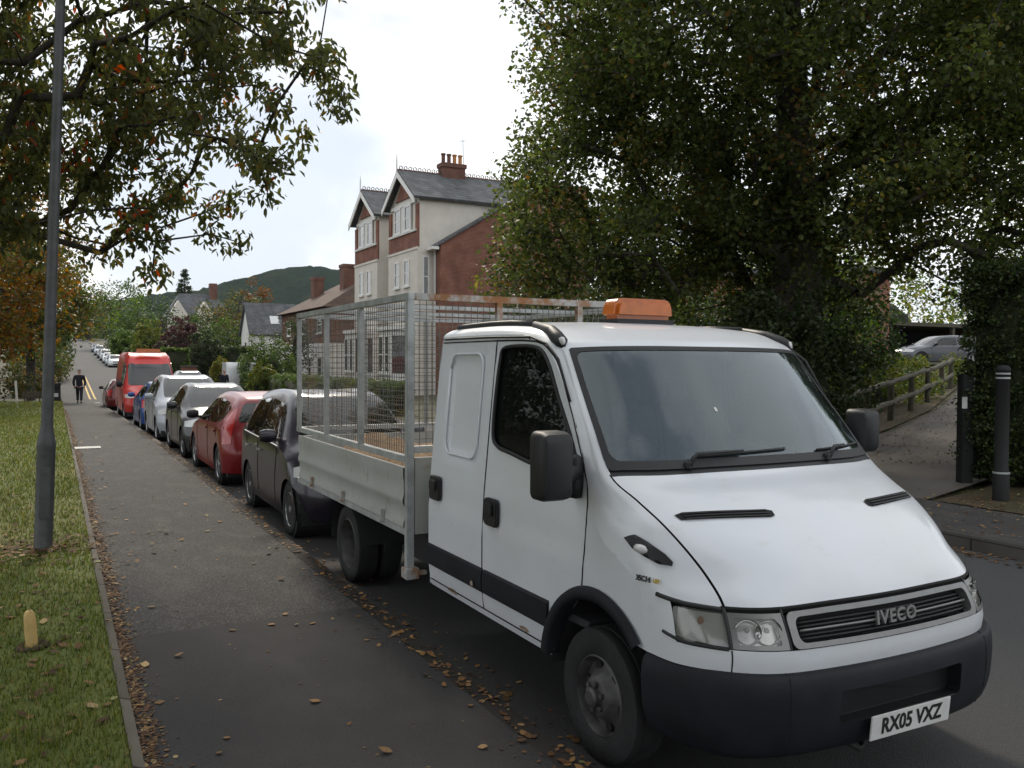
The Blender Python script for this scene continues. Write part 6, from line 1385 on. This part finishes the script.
def litter():
    P = []
    for _ in range(11000): y = 2.2+RNG.random()**1.4*40; x = .357+abs(RNG.normal())*.055; P.append((x, y, prof(y)+.002))        # drifted against the edging
    for _ in range(1500): y = 2.0+RNG.random()**1.3*30; x = KX+.04+abs(RNG.normal())*.07; P.append((x, y, prof(y)+RZ+.002))  # gutter
    for _ in range(260): y = 2.2+RNG.random()**1.4*30; P.append((RNG.uniform(.4, 2.1), y, prof(y)+.002))
    for _ in range(700): y = 2.5+RNG.random()**1.3*30; x = KX-abs(RNG.normal())*.12-.01; P.append((x, y, prof(y)+.003))
    ground_leaves('fallen_leaves', P, .024, DRY, 'dry brown leaves scattered along the pavement and gutter', 'fallen leaves')
    P = [(KX+RZ*0-.13+RNG.random()*.5 if RNG.random() < .6 else KX-abs(RNG.normal())*.10, y_) for y_ in 1.6+RNG.random(1200)**1.3*24]; P = [(x, y, (prof(y)+RZ+.003) if x > KX else prof(y)+.003) for x, y in P]
    ground_leaves('fallen_leaves', P, .042, [((.26, .14, .05), 3), ((.34, .21, .09), 2), ((.16, .08, .035), 3)], 'orange-brown leaves collected in the gutter beside the parked vehicles', 'fallen leaves')
    P = [(RNG.uniform(.36, .75) if RNG.random() < .5 else RNG.uniform(.4, 2.1), y_, prof(y_)+.004) for y_ in 2.3+RNG.random(150)**1.4*22]
    ground_leaves('fallen_leaves', P, .055, DRY[1:2]+[((.42, .30, .14), 2), ((.30, .16, .06), 2)], 'larger curled yellow-brown leaves lying here and there on the pavement', 'fallen leaves')
    P = []
    for _ in range(9500): y = 2.6+RNG.random()**1.35*42; x = .28-RNG.random()**.8*(2.5+y*.35); P.append((x, y, .012+prof(y)*(y < 46)))
    for _ in range(500): a, r_ = RNG.uniform(0, 6.28), abs(RNG.normal())*.5; P.append((-.11+math.cos(a)*r_, 9.66+math.sin(a)*r_, .02))
    ground_leaves('fallen_leaves', P, .055, DRY, 'yellow and brown leaves strewn over the lawn', 'fallen leaves')
    P = []
    for _ in range(9000):
        x = RNG.uniform(8.9, 25); y = RNG.uniform(5, 17)
        P.append((x, y, terr(x, y)+.01))
    for _ in range(900): P.append((RNG.uniform(RX-.35, RX), RNG.uniform(3, 14), RZ+.003))
    ground_leaves('fallen_leaves', P, .048, DRY, 'brown leaf litter under the hedge and around the driveway entrance', 'fallen leaves')
litter()
def soil_beds():
    def bed(poly, name='leaf_litter'):
        V, F = cdt(poly, (), (1.2, 1.2)); g = MB(); g.add([(a, b, terr(a, b)+.008) for a, b in V], F); struct(g.build(name, 'verge'))
    bed([(10.7, -8), (30, -8), (34, 16), (25.5, 14.9), (21, 12.6), (17, 10.3), (13.5, 8.45), (10.7, 7.8)])
    bed([(10.7, 12.4), (14, 12.8), (17.2, 13.8), (21, 15.5), (25, 17.8), (31, 21.2), (24, 24), (10.7, 24)])
soil_beds()
def grass():
    N = 190000; y = 2.4+RNG.random(N)**2.1*42; x = .312-RNG.random(N)*(2.0+y*.28)
    cl = np.sin(x*5+np.sin(y*3)*2)*np.sin(y*4.3+x*2)*.5+.5; h = (.018+.03*RNG.random(N))*(.7+.7*cl)*(1+np.minimum(y, 20)*.02); w = .0022*(1+y*.14)
    a = RNG.uniform(0, 6.28, N); l = RNG.uniform(.1, .9, N)*h; z0 = np.zeros(N)
    v = np.empty((N, 3, 3)); d = np.c_[np.cos(a), np.sin(a)]; q = np.c_[-np.sin(a), np.cos(a)]
    v[:, 0] = np.c_[x+q[:, 0]*w, y+q[:, 1]*w, z0-.002]; v[:, 1] = np.c_[x-q[:, 0]*w, y-q[:, 1]*w, z0-.002]; v[:, 2] = np.c_[x+d[:, 0]*l, y+d[:, 1]*l, h]
    me = bpy.data.meshes.new('grass'); me.vertices.add(N*3); me.vertices.foreach_set('co', v.ravel()); me.loops.add(N*3); me.loops.foreach_set('vertex_index', np.arange(N*3, dtype=np.int32)); me.polygons.add(N); me.polygons.foreach_set('loop_start', np.arange(0, N*3, 3, dtype=np.int32))
    col = pick([((.09, .115, .022), 5), ((.13, .15, .03), 4), ((.058, .08, .017), 3), ((.22, .18, .06), 1.4)], N)*RNG.uniform(.7, 1.25, (N, 1))
    at_ = me.attributes.new('tint', 'FLOAT_COLOR', 'POINT'); at_.data.foreach_set('color', np.repeat(np.c_[col, np.ones(N)], 3, 0).astype(np.float32).ravel())
    me.materials.append(MT['leaf_dense']); me.update(); o = bpy.data.objects.new('grass', me); COL.objects.link(o); tag(o, 'short green grass of the near lawn', 'grass', kind='stuff')
grass()

def haze():
    m = bpy.data.materials.new('haze'); m.use_nodes = True; nt = m.node_tree; nt.nodes.clear(); o = nt.nodes.new('ShaderNodeOutputMaterial'); v = nt.nodes.new('ShaderNodeVolumePrincipled')
    v.inputs['Color'].default_value = (.80, .88, 1, 1); v.inputs['Density'].default_value = .00004; v.inputs['Anisotropy'].default_value = .2; nt.links.new(v.outputs[0], o.inputs['Volume'])
    MT['haze'] = m; b = MB().box2((-3300, -480, -4.0), (3300, 4100, 240)).build('haze', 'haze'); b['kind'] = 'stuff'; b['label'] = 'thin pale air haze softening the far hill'; b['category'] = 'haze'
haze()
